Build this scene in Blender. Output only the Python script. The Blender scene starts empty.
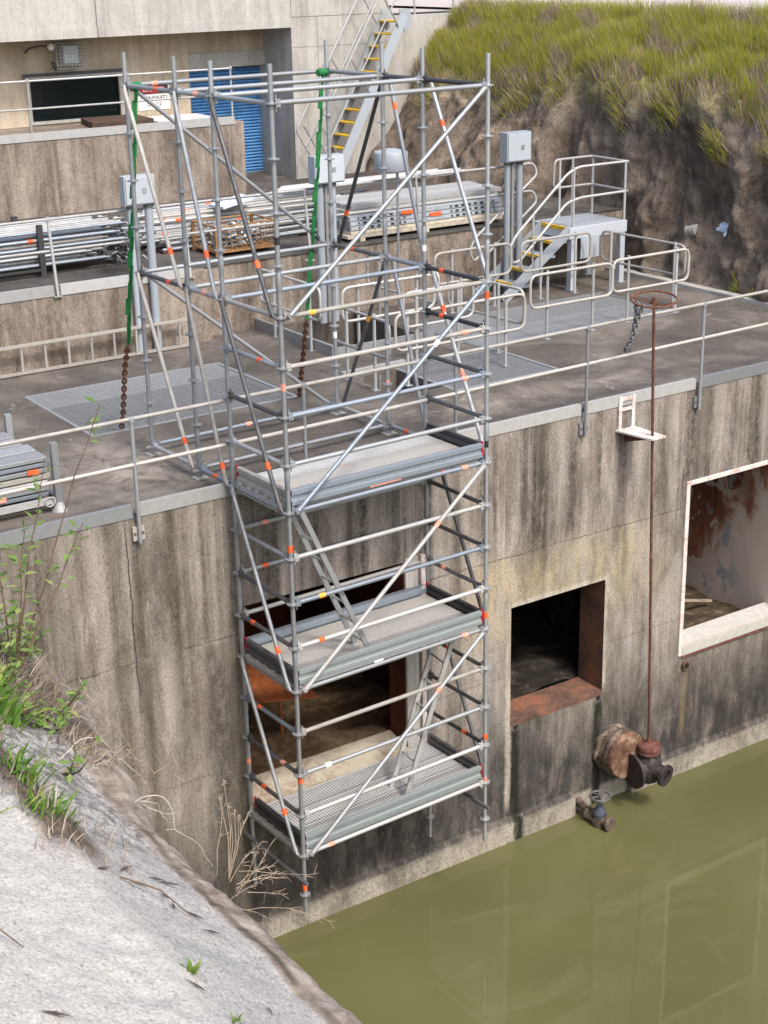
import bpy, math, random
from mathutils import Vector, Matrix, noise
R = random.Random(7)
rad = math.radians
scn = bpy.context.scene
col = scn.collection
MAT = {}; ROOTM = {}

# ------------------------------------------------------------------ materials
class NT:
    def __init__(s, name):
        m = bpy.data.materials.new(name); m.use_nodes = True
        s.m = m; s.t = m.node_tree; s.t.nodes.clear()
        s.out = s.n('ShaderNodeOutputMaterial'); s.p = s.n('ShaderNodeBsdfPrincipled')
        s.t.links.new(s.p.outputs[0], s.out.inputs[0]); MAT[name] = m
        s.geo = None
    def n(s, typ, **k):
        nd = s.t.nodes.new(typ)
        for a, v in k.items(): setattr(nd, a, v)
        return nd
    def put(s, sock, v):
        if hasattr(v, 'is_output') or isinstance(v, bpy.types.NodeSocket): s.t.links.new(v, sock)
        elif isinstance(v, (tuple, list)):
            sock.default_value = tuple(v) + ((1,) if len(v) == 3 and sock.type == 'RGBA' else ())
        else: sock.default_value = v
    def pos(s, sc=(1, 1, 1), obj=False):
        if obj: src = s.n('ShaderNodeTexCoord').outputs['Object']
        else: src = s.n('ShaderNodeNewGeometry').outputs['Position']
        v = s.n('ShaderNodeVectorMath', operation='MULTIPLY'); s.put(v.inputs[0], src); s.put(v.inputs[1], sc)
        return v.outputs[0]
    def xyz(s, v=None):
        x = s.n('ShaderNodeSeparateXYZ'); s.put(x.inputs[0], v if v else s.pos()); return x.outputs
    def noise(s, vec, scale=1, detail=4, rough=.55, dist=0):
        k = s.n('ShaderNodeTexNoise'); s.put(k.inputs['Vector'], vec); k.inputs['Scale'].default_value = scale
        k.inputs['Detail'].default_value = detail; k.inputs['Roughness'].default_value = rough
        k.inputs['Distortion'].default_value = dist; return k.outputs[0]
    def voro(s, vec, scale=1, feature='F1'):
        k = s.n('ShaderNodeTexVoronoi', feature=feature); s.put(k.inputs['Vector'], vec); k.inputs['Scale'].default_value = scale
        return k.outputs[0]
    def ramp(s, f, *stops):
        k = s.n('ShaderNodeValToRGB'); s.put(k.inputs[0], f); e = k.color_ramp.elements
        while len(e) < len(stops): e.new(.5)
        for el, (p, c) in zip(e, stops):
            el.position = p; el.color = tuple(c) + (1,) if not isinstance(c, (int, float)) else (c, c, c, 1)
        return k.outputs[0]
    def mix(s, f, a, b, mode='MIX'):
        k = s.n('ShaderNodeMix', data_type='RGBA', blend_type=mode)
        s.put(k.inputs[0], f); s.put(k.inputs[6], a); s.put(k.inputs[7], b); return k.outputs[2]
    def ma(s, op, a, b=0., c=None, clamp=False):
        k = s.n('ShaderNodeMath', operation=op, use_clamp=clamp); s.put(k.inputs[0], a); s.put(k.inputs[1], b)
        if c is not None: s.put(k.inputs[2], c)
        return k.outputs[0]
    def band(s, v, lo, hi, soft):   # 1 between lo and hi
        a = s.n('ShaderNodeMapRange', clamp=True); s.put(a.inputs[0], v); a.inputs[1].default_value = lo - soft; a.inputs[2].default_value = lo + soft
        b = s.n('ShaderNodeMapRange', clamp=True); s.put(b.inputs[0], v); b.inputs[1].default_value = hi + soft; b.inputs[2].default_value = hi - soft
        return s.ma('MULTIPLY', a.outputs[0], b.outputs[0])
    def bump(s, h, strength=.3, dist=.01):
        k = s.n('ShaderNodeBump'); s.put(k.inputs['Height'], h); k.inputs['Strength'].default_value = strength
        k.inputs['Distance'].default_value = dist; s.t.links.new(k.outputs[0], s.p.inputs['Normal'])
    def set(s, color=None, rough=.8, metal=0., spec=.4):
        if color is not None: s.put(s.p.inputs['Base Color'], color)
        s.put(s.p.inputs['Roughness'], rough); s.put(s.p.inputs['Metallic'], metal)
        s.p.inputs['Specular IOR Level'].default_value = spec
        return s.m
    def randisl(s): return s.n('ShaderNodeNewGeometry').outputs['Random Per Island']
    def randobj(s): return s.n('ShaderNodeObjectInfo').outputs['Random']

def streak_concrete(name, dark, mid, light, main=False, tint=None, grime=1.0, pale_streak=.5):
    t = NT(name); x, y, z = t.xyz()
    s1 = t.noise(t.pos((9, 9, .16)), 1, 7, .72, .15)
    s2 = t.noise(t.pos((2.2, 2.2, .10)), 1, 4, .6)
    big = t.noise(t.pos((.6, .6, .5)), 1, 5, .6)
    fine = t.noise(t.pos((1, 1, .8)), 38, 5, .8)
    iso = t.noise(t.pos((1.1, 1.1, .7)), 1, 8, .72, .5)
    c = t.ramp(t.ma('ADD', t.ma('ADD', t.ma('MULTIPLY', s1, .32), t.ma('MULTIPLY', s2, .28)), t.ma('MULTIPLY', iso, .40)), (.38, dark), (.49, mid), (.61, light))
    c = t.mix(t.ramp(big, (.38, 0), (.7, .55)), c, light)
    sp = t.noise(t.pos((14, 14, .35)), 1, 3, .5)
    c = t.mix(t.ramp(sp, (.62, 0), (.72, pale_streak)), c, tuple(min(1, v * 1.35) for v in light))
    if main:
        # black run-off streaks from the top edge
        dk = t.ma('MULTIPLY', t.ramp(t.noise(t.pos((3.3, 3.3, .08)), 1, 5, .62), (.49, 0), (.60, .95)), t.band(z, -2.0, .3, .8))
        dk = t.ma('MULTIPLY', dk, t.ramp(t.noise(t.pos((13, 13, 7)), 1, 7, .85), (.38, .1), (.58, 1)))
        c = t.mix(dk, c, (.055, .045, .036))
        wb = t.noise(t.pos((1.5, 1.5, .05)), 1, 5, .6)
        c = t.mix(t.ma('MULTIPLY', t.ramp(wb, (.40, .75), (.50, 0)), t.band(z, -5.5, .3, .6)), c, (.40, .38, .355), 'MULTIPLY')
        pp = t.ma('MULTIPLY', t.ramp(t.noise(t.pos((4.5, 4.5, .5)), 1, 6, .7, .6), (.60, 0), (.68, .75)), t.band(z, -2.4, -.3, .5))
        c = t.mix(pp, c, (.43, .385, .33))
        # ochre limey patch about the middle opening
        yl = t.ma('MULTIPLY', t.band(z, -2.75, -1.68, .18), t.band(x, 3.2, 6.35, .3))
        yl = t.ma('MULTIPLY', yl, t.ramp(t.noise(t.pos((2.5, 2.5, .9)), 1, 5, .6), (.36, .12), (.6, .85)))
        c = t.mix(yl, c, (.42, .35, .23))
        # light grey efflorescence about the openings
        ef = t.ma('MULTIPLY', t.band(z, -4.4, -2.2, .3), t.ramp(t.noise(t.pos((3, 3, 1.2)), 1, 6, .65, 1.5), (.55, 0), (.7, .6)))
        c = t.mix(ef, c, (.34, .33, .31))
        # dark wet zone above the water
        wz = t.ma('MULTIPLY', t.band(t.ma('ADD', z, t.ma('MULTIPLY', t.noise(t.pos((1.3, 1.3, .5)), 1, 5, .6), 1.9)), -5.2, -3.15, .75), 1.0)
        wet = t.ma('MULTIPLY', wz, t.ramp(t.noise(t.pos((3, 3, 1)), 1.4, 6, .7), (.3, .4), (.55, 1)))
        c = t.mix(wet, c, (.05, .046, .042))
        # greenish left part
        gl = t.ma('MULTIPLY', t.band(x, -6, .4, .9), t.ramp(t.noise(t.pos((3.5, 3.5, .12)), 1, 4, .6), (.42, 0), (.66, .7)))
        c = t.mix(gl, c, (.10, .088, .058))
        # pour joints
        wob = t.ma('ADD', z, t.ma('MULTIPLY', t.noise(t.pos((1.4, 0, 0)), 1, 4, .7), .10))
        for zz, a in ((-1.66, .65), (-3.28, .35)):
            j = t.ma('MULTIPLY', t.band(wob, zz + .04, zz + .058, .006), a)
            c = t.mix(j, c, (.06, .05, .04))
        j = t.ma('MULTIPLY', t.band(wob, -1.655, -1.60, .03), t.ramp(t.noise(t.pos((2, 2, 2)), 2, 4), (.45, 0), (.7, .5)))
        c = t.mix(j, c, (.45, .41, .36))
        c = t.mix(t.ma('MULTIPLY', t.band(z, -9, -5.42, .03), t.ramp(t.noise(t.pos((5, 5, 5)), 1, 5, .7), (.3, .45), (.6, .95))), c, (.36, .33, .27))
        for k_ in range(-4, 8):
            c = t.mix(t.ma('MULTIPLY', t.band(x, 1.22 * k_ + .31, 1.22 * k_ + .318, .004), .28), c, (.07, .06, .05))
        # black algae below the two weep holes and under the pipe stub
        for xx, w_, zt in ((3.95, .075, -4.08), (5.36, .075, -4.10)):
            wd = t.ma('ADD', x, t.ma('MULTIPLY', t.ma('SUBTRACT', t.noise(t.pos((0, 0, 2.5)), 1, 5, .7), .25), .11))
            c = t.mix(t.ma('MULTIPLY', t.band(wd, xx + .025 - w_, xx + .025 + w_, .03), t.ma('MULTIPLY', t.band(z, -9, zt, .06), t.ramp(t.noise(t.pos((9, 9, 2)), 1, 5, .7), (.3, .55), (.5, 1)))), c, (.018, .018, .011))
        c = t.mix(t.ma('MULTIPLY', t.ma('MULTIPLY', t.band(x, 6.90, 7.0, .03), t.band(z, -5.1, -4.05, .1)), .8), c, (.21, .165, .11))
        bl = t.ma('MULTIPLY', t.ma('MULTIPLY', t.band(x, 3.38, 3.74, .12), t.band(z, -4.7, -3.0, .4)), t.ramp(t.noise(t.pos((4, 4, 1)), 1, 5, .6), (.4, 0), (.6, .75)))
        c = t.mix(bl, c, (.17, .18, .19))
        # single stains: dark and pale runs in their own places
        xw = t.ma('ADD', x, t.ma('MULTIPLY', t.ma('SUBTRACT', t.noise(t.pos((0, 0, 1.1)), 1, 4, .6), .5), .16)); gk = t.ramp(t.noise(t.pos((11, 11, 6)), 1, 7, .85), (.36, .25), (.56, 1))
        for xa, xb, za, zb, so, al in ((4.24, 4.44, -1.75, -.35, .07, .9), (4.74, 4.90, -1.6, -.3, .07, .9), (3.55, 3.62, -1.2, -.2, .04, .6), (-.42, -.12, -4.6, -1.75, .12, .8), (-.95, -.80, -1.9, -.2, .08, .6), (6.30, 6.42, -1.5, -.2, .05, .6), (7.6, 7.75, -1.1, -.15, .06, .5)):
            c = t.mix(t.ma('MULTIPLY', t.ma('MULTIPLY', t.ma('MULTIPLY', t.band(xw, xa, xb, so), t.band(z, za, zb, .3)), gk), al), c, (.052, .045, .037))
        for xa, xb, za, zb, so, al in ((-1.02, -.80, -3.9, -1.6, .09, .55), (-1.62, -1.5, -1.9, -.2, .06, .5), (5.9, 6.15, -2.6, -1.7, .12, .5), (1.30, 1.42, -1.2, -.5, .05, .8), (1.75, 1.86, -1.3, -.4, .05, .8), (7.25, 7.5, -1.2, -.3, .12, .45)):
            c = t.mix(t.ma('MULTIPLY', t.ma('MULTIPLY', t.band(xw, xa, xb, so), t.band(z, za, zb, .3)), al), c, (.40, .365, .325))
        # limey rim round the middle opening, grey run-off on its left
        wx = t.ma('ADD', x, t.ma('MULTIPLY', t.ma('SUBTRACT', t.noise(t.pos((3, 3, 3)), 1.5, 5, .7), .5), .09)); wzz = t.ma('ADD', z, t.ma('MULTIPLY', t.ma('SUBTRACT', t.noise(t.pos((3, 3, 3)), 1.7, 5, .7), .5), .09))
        rim = t.ma('MAXIMUM', t.ma('MULTIPLY', t.band(wx, 3.78, 5.50, .02), t.band(wzz, -2.40, -2.30, .02)), t.ma('MULTIPLY', t.band(wx, 5.41, 5.475, .02), t.band(wzz, -3.9, -2.3, .05)))
        rim = t.ma('MAXIMUM', rim, t.ma('MULTIPLY', t.band(wx, 3.78, 3.865, .02), t.band(wzz, -5.2, -2.35, .1)))
        c = t.mix(t.ma('MULTIPLY', rim, .8), c, (.47, .43, .36))
        # vertical crack
        cr = t.ma('ADD', x, t.ma('MULTIPLY', t.noise(t.pos((0, 0, 1.2)), 1, 5, .7), .12))
        c = t.mix(t.ma('MULTIPLY', t.band(cr, -1.165, -1.15, .006), t.band(z, -2.2, -.1, .2)), c, (.05, .04, .035))
    c = t.mix(t.ramp(fine, (.36, .8 * grime), (.54, 0)), c, (.42, .39, .36), 'MULTIPLY')
    gm = t.noise(t.pos((2.4, 2.4, .8)), 1, 8, .78, .4)
    c = t.mix(t.ramp(gm, (.40, .75 * grime), (.55, 0)), c, (.50, .47, .44), 'MULTIPLY')
    c = t.mix(t.ramp(t.noise(t.pos((16, 16, 5)), 1, 6, .8), (.60, 0), (.72, .5)), c, tuple(min(1, v * 1.3) for v in light))
    c = t.mix(.5, c, t.ramp(fine, (.3, .6), (.7, 1.25)), 'MULTIPLY') if False else c
    if tint: c = t.mix(.5, c, tint)
    t.bump(t.ma('ADD', t.ma('MULTIPLY', s1, .5), fine), .35, .012)
    return t.set(c, .9, spec=.25)
streak_concrete('wall_concrete', (.082, .072, .063), (.238, .208, .180), (.385, .345, .305), main=True)
streak_concrete('old_concrete', (.075, .061, .050), (.215, .178, .145), (.36, .305, .25))
streak_concrete('pale_concrete', (.27, .255, .235), (.385, .368, .338), (.46, .443, .41), pale_streak=.25, grime=.5)
streak_concrete('cream_concrete', (.34, .265, .185), (.45, .37, .27), (.54, .47, .37), pale_streak=.3, grime=.5)

def deck_mat(name, a, b, cc):
    t = NT(name)
    n1 = t.noise(t.pos((.8, .8, .8)), 1, 6, .65, .6); n2 = t.noise(t.pos((5, 16, 5)), 1, 5, .7); f = t.noise(t.pos(), 45, 4, .7)
    c = t.ramp(n1, (.34, a), (.52, b), (.70, cc))
    c = t.mix(t.ramp(n2, (.45, 0), (.7, .5)), c, tuple(v * 1.5 for v in b))
    c = t.mix(t.ramp(n2, (.28, .6), (.42, 0)), c, tuple(v * .55 for v in a))
    c = t.mix(t.ramp(f, (.35, .5), (.55, 0)), c, (.02, .018, .015))
    c = t.mix(t.ramp(t.noise(t.pos(), 2.1, 6, .7, 1), (.62, 0), (.72, .55)), c, (.36, .33, .29))
    if name == 'deck_concrete':   # dusty scuffed corner left of the scaffold and along the wall foot
        x, y, z = t.xyz(); du = t.ma('MULTIPLY', t.ma('MULTIPLY', t.band(x, -1.2, .1, .6), t.band(y, .5, 2.4, .6)), t.ramp(t.noise(t.pos(), 2.6, 6, .7, .8), (.38, 0), (.6, .75)))
        c = t.mix(du, c, (.33, .285, .235))
        c = t.mix(t.ma('MULTIPLY', t.ma('MULTIPLY', t.band(x, 3.2, 6.5, .6), t.band(y, .7, 1.3, .25)), t.ramp(n1, (.45, 0), (.6, .6))), c, (.31, .265, .21))
    t.bump(f, .4, .008); return t.set(c, .9, spec=.25)
deck_mat('deck_concrete', (.060, .052, .044), (.106, .091, .077), (.225, .197, .168))
deck_mat('terrace_concrete', (.05, .045, .04), (.085, .076, .068), (.14, .125, .11))

def galv(name, base, dirt, metal=.55, rough=.45, amt=.5):
    t = NT(name)
    n = t.noise(t.pos((1, 1, 1)), 9, 5, .6); n2 = t.noise(t.pos(), 60, 3, .6); r = t.randobj()
    c = t.mix(t.ramp(n, (.4, 0), (.68, amt)), base, dirt)
    c = t.mix(t.ramp(n2, (.5, 0), (.72, .35)), c, tuple(v * .62 for v in base))
    c = t.mix(1, c, t.ramp(r, (0, .78), (1, 1.12)), 'MULTIPLY')
    t.bump(n2, .12, .002)
    return t.set(c, t.ramp(n, (.3, rough - .1), (.7, rough + .2)), metal, .5)
galv('galvanised', (.36, .375, .385), (.27, .26, .245))
galv('galvanised_blue', (.27, .31, .355), (.22, .235, .25), .5, .45)
galv('galvanised_pale', (.42, .42, .41), (.33, .31, .275), .3, .55)
galv('rail_cream', (.395, .375, .34), (.27, .24, .19), .2, .6)
galv('dull_steel', (.14, .14, .145), (.09, .08, .07), .5, .5)
galv('dark_steel', (.055, .055, .06), (.07, .06, .05), .4, .5)
galv('green_grey_steel', (.27, .305, .305), (.22, .24, .235), .4, .5)
galv('grating_grey', (.27, .28, .29), (.20, .20, .195), .35, .5, .4)
galv('painted_grey', (.30, .33, .36), (.25, .265, .27), .05, .5, .35)
galv('painted_light', (.43, .465, .50), (.36, .375, .39), .05, .5, .35)

def plain(name, c, rough=.6, metal=0., var=.25, scale=12, spec=.4):
    t = NT(name); n = t.noise(t.pos(), scale, 5, .65)
    cc = t.mix(t.ramp(n, (.35, 0), (.7, 1)), tuple(v * (1 - var) for v in c), tuple(min(1, v * (1 + var)) for v in c))
    t.bump(t.noise(t.pos(), scale * 5, 3), .15, .003)
    return t.set(cc, rough, metal, spec)
plain('orange_tape', (.80, .12, .03), .5)
plain('salmon_tape', (.75, .30, .20), .6)
plain('yellow_tape', (.80, .36, .05), .5)
plain('white_tape', (.78, .77, .74), .6, var=.1)
plain('black_tape', (.02, .02, .02), .6)
plain('red_clip', (.48, .03, .04), .5)
plain('green_webbing', (.010, .15, .036), .75, var=.4, scale=30)
plain('yellow_nosing', (.62, .40, .035), .7, var=.35)
plain('blue_shutter', (.075, .23, .47), .6, var=.25, scale=5)
plain('hole_shade', (.012, .012, .012), .6)  # painted shade: black for the depth of weep holes, bores and slots
plain('cast_blue', (.05, .06, .085), .6, var=.4)
plain('cast_dark', (.035, .026, .026), .6, var=.5, scale=20)
plain('cream_timber', (.52, .46, .36), .8, var=.3)
plain('brown_timber', (.075, .045, .032), .85, var=.35)
plain('ply_sheet', (.55, .55, .56), .6, var=.12)
plain('lamp_glass', (.55, .60, .60), .2, var=.1)
plain('lamp_white', (.75, .75, .73), .4, var=.1)
plain('sign_white', (.78, .77, .74), .55, var=.06)
plain('sign_red', (.45, .02, .03), .5, var=.1)
plain('sign_black', (.02, .02, .025), .5)
plain('sill_white', (.42, .405, .375), .6, var=.12)
plain('dry_stem', (.34, .27, .20), .9, var=.35, scale=6)
plain('brown_stem', (.13, .085, .055), .9, var=.35, scale=6)
plain('pale_twig', (.42, .38, .34), .9, var=.3, scale=8)
plain('root_brown', (.17, .12, .09), .95, var=.5, scale=9)
plain('dead_leaf', (.085, .062, .05), .85, var=.4)
plain('soffit', (.30, .28, .25), .9)
plain('road_gravel', (.42, .37, .34), .95, var=.25)
plain('blue_tarp', (.52, .58, .66), .5)
t = NT('window_glass'); t.set((.006, .010, .010), .12, 0, .25)

def rust(name, a, b, c, rough=.85, sc=4):
    t = NT(name); n = t.noise(t.pos(), sc, 6, .7, .5); f = t.noise(t.pos(), sc * 9, 4, .7)
    cc = t.ramp(t.ma('ADD', t.ma('MULTIPLY', n, .75), t.ma('MULTIPLY', f, .25)), (.36, a), (.5, b), (.64, c))
    t.bump(f, .4, .006); return t.set(cc, rough, spec=.3)
rust('rust_steel', (.065, .036, .026), (.125, .070, .050), (.24, .095, .05), sc=2.6)
rust('rust_red', (.055, .025, .019), (.115, .046, .034), (.18, .085, .065), sc=9)
rust('rust_chain', (.05, .025, .016), (.13, .055, .03), (.20, .09, .05), sc=20)
rust('rust_orange', (.17, .045, .015), (.34, .095, .03), (.42, .16, .07), sc=5)
rust('silt_shaded', (.008, .007, .005), (.020, .016, .011), (.09, .075, .06), sc=2.1)  # silt darkened to paint the shade on the middle chamber floor
rust('silt_lit', (.04, .027, .015), (.16, .098, .05), (.36, .26, .16), sc=1.5)  # silt lightened in colour so the dim left chamber floor looks lit
rust('rust_brown_plate', (.055, .036, .028), (.11, .065, .045), (.21, .085, .045), sc=3)
rust('rust_cage', (.16, .075, .03), (.28, .15, .06), (.36, .23, .12), sc=8)
rust('stained_sill', (.26, .18, .12), (.44, .38, .29), (.52, .47, .37), sc=2.2)
rust('silt', (.020, .015, .009), (.055, .040, .024), (.17, .125, .08), sc=1.9)
rust('barrel_pipe', (.035, .024, .018), (.095, .07, .054), (.27, .22, .17), sc=6)
rust('barrel_face', (.06, .028, .02), (.16, .085, .055), (.36, .28, .20), sc=5)
rust('white_rust_paint', (.36, .23, .19), (.58, .52, .48), (.66, .62, .585), sc=5)
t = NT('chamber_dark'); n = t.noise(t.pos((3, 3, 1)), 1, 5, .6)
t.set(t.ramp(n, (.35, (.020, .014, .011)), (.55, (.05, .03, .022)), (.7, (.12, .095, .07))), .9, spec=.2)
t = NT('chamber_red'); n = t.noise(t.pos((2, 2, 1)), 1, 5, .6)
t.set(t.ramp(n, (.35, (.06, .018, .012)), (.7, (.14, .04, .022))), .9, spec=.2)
# flaking white paint over rust and grey primer
t = NT('flaked_paint'); x, y, z = t.xyz()
n = t.noise(t.pos((2.2, 2.2, 1.1)), 1, 6, .68, .7)
g = t.ma('ADD', n, t.ma('MULTIPLY', t.ma('ADD', t.ma('MULTIPLY', z, .10), t.ma('MULTIPLY', y, .09)), 1.0))
mr = t.n('ShaderNodeMapRange', clamp=True); t.put(mr.inputs[0], t.ma('ADD', t.ma('MULTIPLY', y, .9), t.ma('MULTIPLY', z, .75))); mr.inputs[1].default_value = -1.7; mr.inputs[2].default_value = .25
g = t.ma('ADD', t.ma('MULTIPLY', n, .62), t.ma('MULTIPLY', mr.outputs[0], .315))
c = t.ramp(g, (.28, (.56, .48, .40)), (.40, (.52, .43, .35)), (.46, (.30, .13, .08)), (.56, (.15, .045, .03)))
n2 = t.noise(t.pos((1.8, 1.8, 1.0)), 1.3, 4, .6, .8)
c = t.mix(t.ma('MULTIPLY', t.ramp(n2, (.57, 0), (.60, 1)), t.band(y, .9, 3, .3)), c, (.27, .30, .31))
c = t.mix(t.ma('MULTIPLY', t.ramp(t.noise(t.pos((3, 3, 2)), 1.3, 5, .6, 1), (.56, 0), (.59, 1)), t.band(y, .9, 3, .3)), c, (.52, .42, .34))
t.set(c, .8, spec=.3)

# steel plank with punched pattern (object coords: u along x, v along y)
def plank_mat(name, base, hole, sp, r, speck, dirt):
    t = NT(name); x, y, z = t.xyz(t.pos((1, 1, 1), obj=True))
    fx = t.ma('SUBTRACT', t.ma('FRACT', t.ma('DIVIDE', x, sp)), .5); fy = t.ma('SUBTRACT', t.ma('FRACT', t.ma('DIVIDE', y, sp)), .5)
    d = t.ma('SQRT', t.ma('ADD', t.ma('MULTIPLY', fx, fx), t.ma('MULTIPLY', fy, fy)))
    h = t.ma('LESS_THAN', d, r)
    n = t.noise(t.pos(), 5, 6, .7); f = t.noise(t.pos(), 70, 3, .7)
    c = t.mix(t.ramp(n, (.4, 0), (.66, .7)), base, dirt)
    c = t.mix(h, c, hole)
    c = t.mix(t.ramp(f, (.55, 0), (.66, speck)), c, (.72, .71, .69))
    t.bump(f, .2, .004); return t.set(c, .7, .15, .4)
plank_mat('plank_paint', (.38, .372, .36), (.25, .243, .235), .04, .2, .7, (.46, .45, .44))
plank_mat('plank_beige', (.37, .35, .32), (.27, .25, .23), .028, .22, .25, (.38, .345, .30))
plank_mat('plank_grey', (.40, .385, .37), (.16, .15, .145), .026, .24, .5, (.33, .31, .28))
plank_mat('plank_mesh', (.50, .51, .52), (.075, .072, .066), .036, .33, .1, (.42, .41, .38))
# stack plank with slot rows on the sides near each end
t = NT('slotted_plank'); x, y, z = t.xyz(t.pos((1, 1, 1), obj=True))
fx = t.ma('ABSOLUTE', t.ma('SUBTRACT', t.ma('FRACT', t.ma('DIVIDE', x, .13)), .5)); side = t.ma('LESS_THAN', fx, .26)
zz = t.ma('MULTIPLY', t.ma('GREATER_THAN', z, .016), t.ma('LESS_THAN', z, .054))
ax = t.ma('ABSOLUTE', x); en = t.ma('MULTIPLY', t.ma('GREATER_THAN', ax, .45), t.ma('LESS_THAN', ax, 1.36))
m = t.ma('MULTIPLY', t.ma('MULTIPLY', side, zz), en)
c = t.mix(m, t.mix(t.ramp(t.noise(t.pos(), 6, 4), (.4, 0), (.7, 1)), (.46, .50, .54), (.36, .38, .39)), (.03, .03, .03)); t.set(c, .5, .3, .4)

# water
t = NT('pond_water')
n = t.noise(t.pos((.35, .35, 1)), 1, 3, .5)
c = t.mix(t.ramp(n, (.35, 0), (.7, 1)), (.088, .089, .036), (.116, .114, .048))
sc = t.ma('MULTIPLY', t.ramp(t.noise(t.pos((.5, .9, 1)), 1, 6, .7, 1.2), (.56, 0), (.70, .5)), 1)
c = t.mix(sc, c, (.132, .129, .062))
fl = t.ramp(t.noise(t.pos((1, 1, 1)), 17, 2, .5), (.775, 0), (.80, .55)); c = t.mix(fl, c, (.30, .28, .19))
t.bump(t.noise(t.pos((.8, 2.0, 1)), 1.6, 3, .5), .022, .05)
t.set(c, .022, 0, .5); t.p.inputs['IOR'].default_value = 1.33

# rock bank (shotcrete and earth)
t = NT('rock_bank'); x, y, z = t.xyz()
n = t.noise(t.pos((1, 1, .8)), 1.5, 7, .66, .8); f = t.noise(t.pos(), 22, 5, .75); st = t.noise(t.pos((4, 4, .4)), 1, 5, .6, .5)
c = t.ramp(t.ma('ADD', t.ma('MULTIPLY', n, .6), t.ma('MULTIPLY', st, .4)), (.34, (.030, .023, .018)), (.44, (.120, .092, .070)), (.58, (.215, .172, .132)), (.70, (.36, .30, .235)))
bs = t.noise(t.pos((.7, .7, .28)), 1, 6, .66, .6); c = t.mix(t.ramp(bs, (.52, 0), (.62, .8)), c, (.045, .037, .030))
tan = t.ma('MULTIPLY', t.band(z, 1.7, 3.3, .35), t.ramp(t.noise(t.pos(), 1.5, 5, .6, .6), (.55, 0), (.66, .85)))
tan = t.ma('MULTIPLY', tan, t.band(y, 7.2, 14, .8))
c = t.mix(tan, c, (.40, .31, .215))
soil = t.band(z, 2.9, 9, .3)
c = t.mix(soil, c, t.ramp(f, (.35, (.17, .15, .06)), (.65, (.32, .28, .13))))
c = t.mix(t.ramp(f, (.33, .75), (.5, 0)), c, (.022, .018, .015))
t.bump(t.ma('ADD', n, t.ma('MULTIPLY', f, .35)), .6, .04); t.set(c, .95, spec=.15)

# foreground bank
t = NT('shotcrete'); x, y, z = t.xyz()
w1 = t.noise(t.pos((1.5, 1.5, 1.5)), 1, 5, .6); f = t.noise(t.pos(), 34, 4, .72); f2 = t.noise(t.pos(), 95, 3, .7)
xe = t.ma('ADD', x, t.ma('MULTIPLY', t.ma('SUBTRACT', w1, .5), .14))
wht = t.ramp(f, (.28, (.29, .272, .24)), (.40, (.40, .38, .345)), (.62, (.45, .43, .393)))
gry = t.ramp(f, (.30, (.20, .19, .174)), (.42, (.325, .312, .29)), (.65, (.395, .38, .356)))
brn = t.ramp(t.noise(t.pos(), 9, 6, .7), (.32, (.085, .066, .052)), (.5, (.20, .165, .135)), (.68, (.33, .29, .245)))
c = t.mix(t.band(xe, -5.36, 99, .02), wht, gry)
rub = t.ma('MULTIPLY', t.band(y, -8.7, -3, .45), t.ramp(t.noise(t.pos(), 14, 5, .75), (.46, 0), (.56, .85)))
c = t.mix(t.ma('MULTIPLY', rub, t.band(xe, -5.4, 99, .05)), c, (.12, .105, .09))
c = t.mix(t.ramp(t.voro(t.pos((1, 1, 1)), 75), (.2, .0), (.6, .32)), c, (.45, .43, .41), 'MULTIPLY')
gr = t.noise(t.pos((1, 1, 1)), 68, 3, .75); c = t.mix(t.ramp(gr, (.34, .6), (.48, 0)), c, (.50, .48, .455), 'MULTIPLY'); c = t.mix(t.ramp(gr, (.58, 0), (.72, .25)), c, (.62, .60, .56))
spk = t.ramp(t.noise(t.pos((1, 1, 1)), 21, 5, .8), (.60, 0), (.66, .8))
c = t.mix(t.ma('MULTIPLY', spk, .38), c, (.22, .195, .17))
c = t.mix(t.band(xe, -4.80, 99, .012), c, brn)
ve = t.ma('ADD', y, t.ma('MULTIPLY', w1, .5))
soil = t.ma('MAXIMUM', t.ma('MULTIPLY', t.band(ve, -8.75, -3.0, .10), t.band(xe, -5.50, -5.27, .04)), t.ma('MULTIPLY', t.band(ve, -7.0, -3.0, .15), t.band(xe, -5.6, -4.5, .06)))
c = t.mix(soil, c, t.ramp(t.noise(t.pos(), 26, 5, .7), (.35, (.035, .026, .02)), (.65, (.13, .10, .078))))
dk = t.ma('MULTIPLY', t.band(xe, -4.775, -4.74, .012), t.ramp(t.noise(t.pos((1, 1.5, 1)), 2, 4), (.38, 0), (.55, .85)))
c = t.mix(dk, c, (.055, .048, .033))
t.bump(t.ma('ADD', t.ma('MULTIPLY', f, .6), t.ma('MULTIPLY', gr, .5)), .38, .010); t.set(c, .95, spec=.15)

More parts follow.
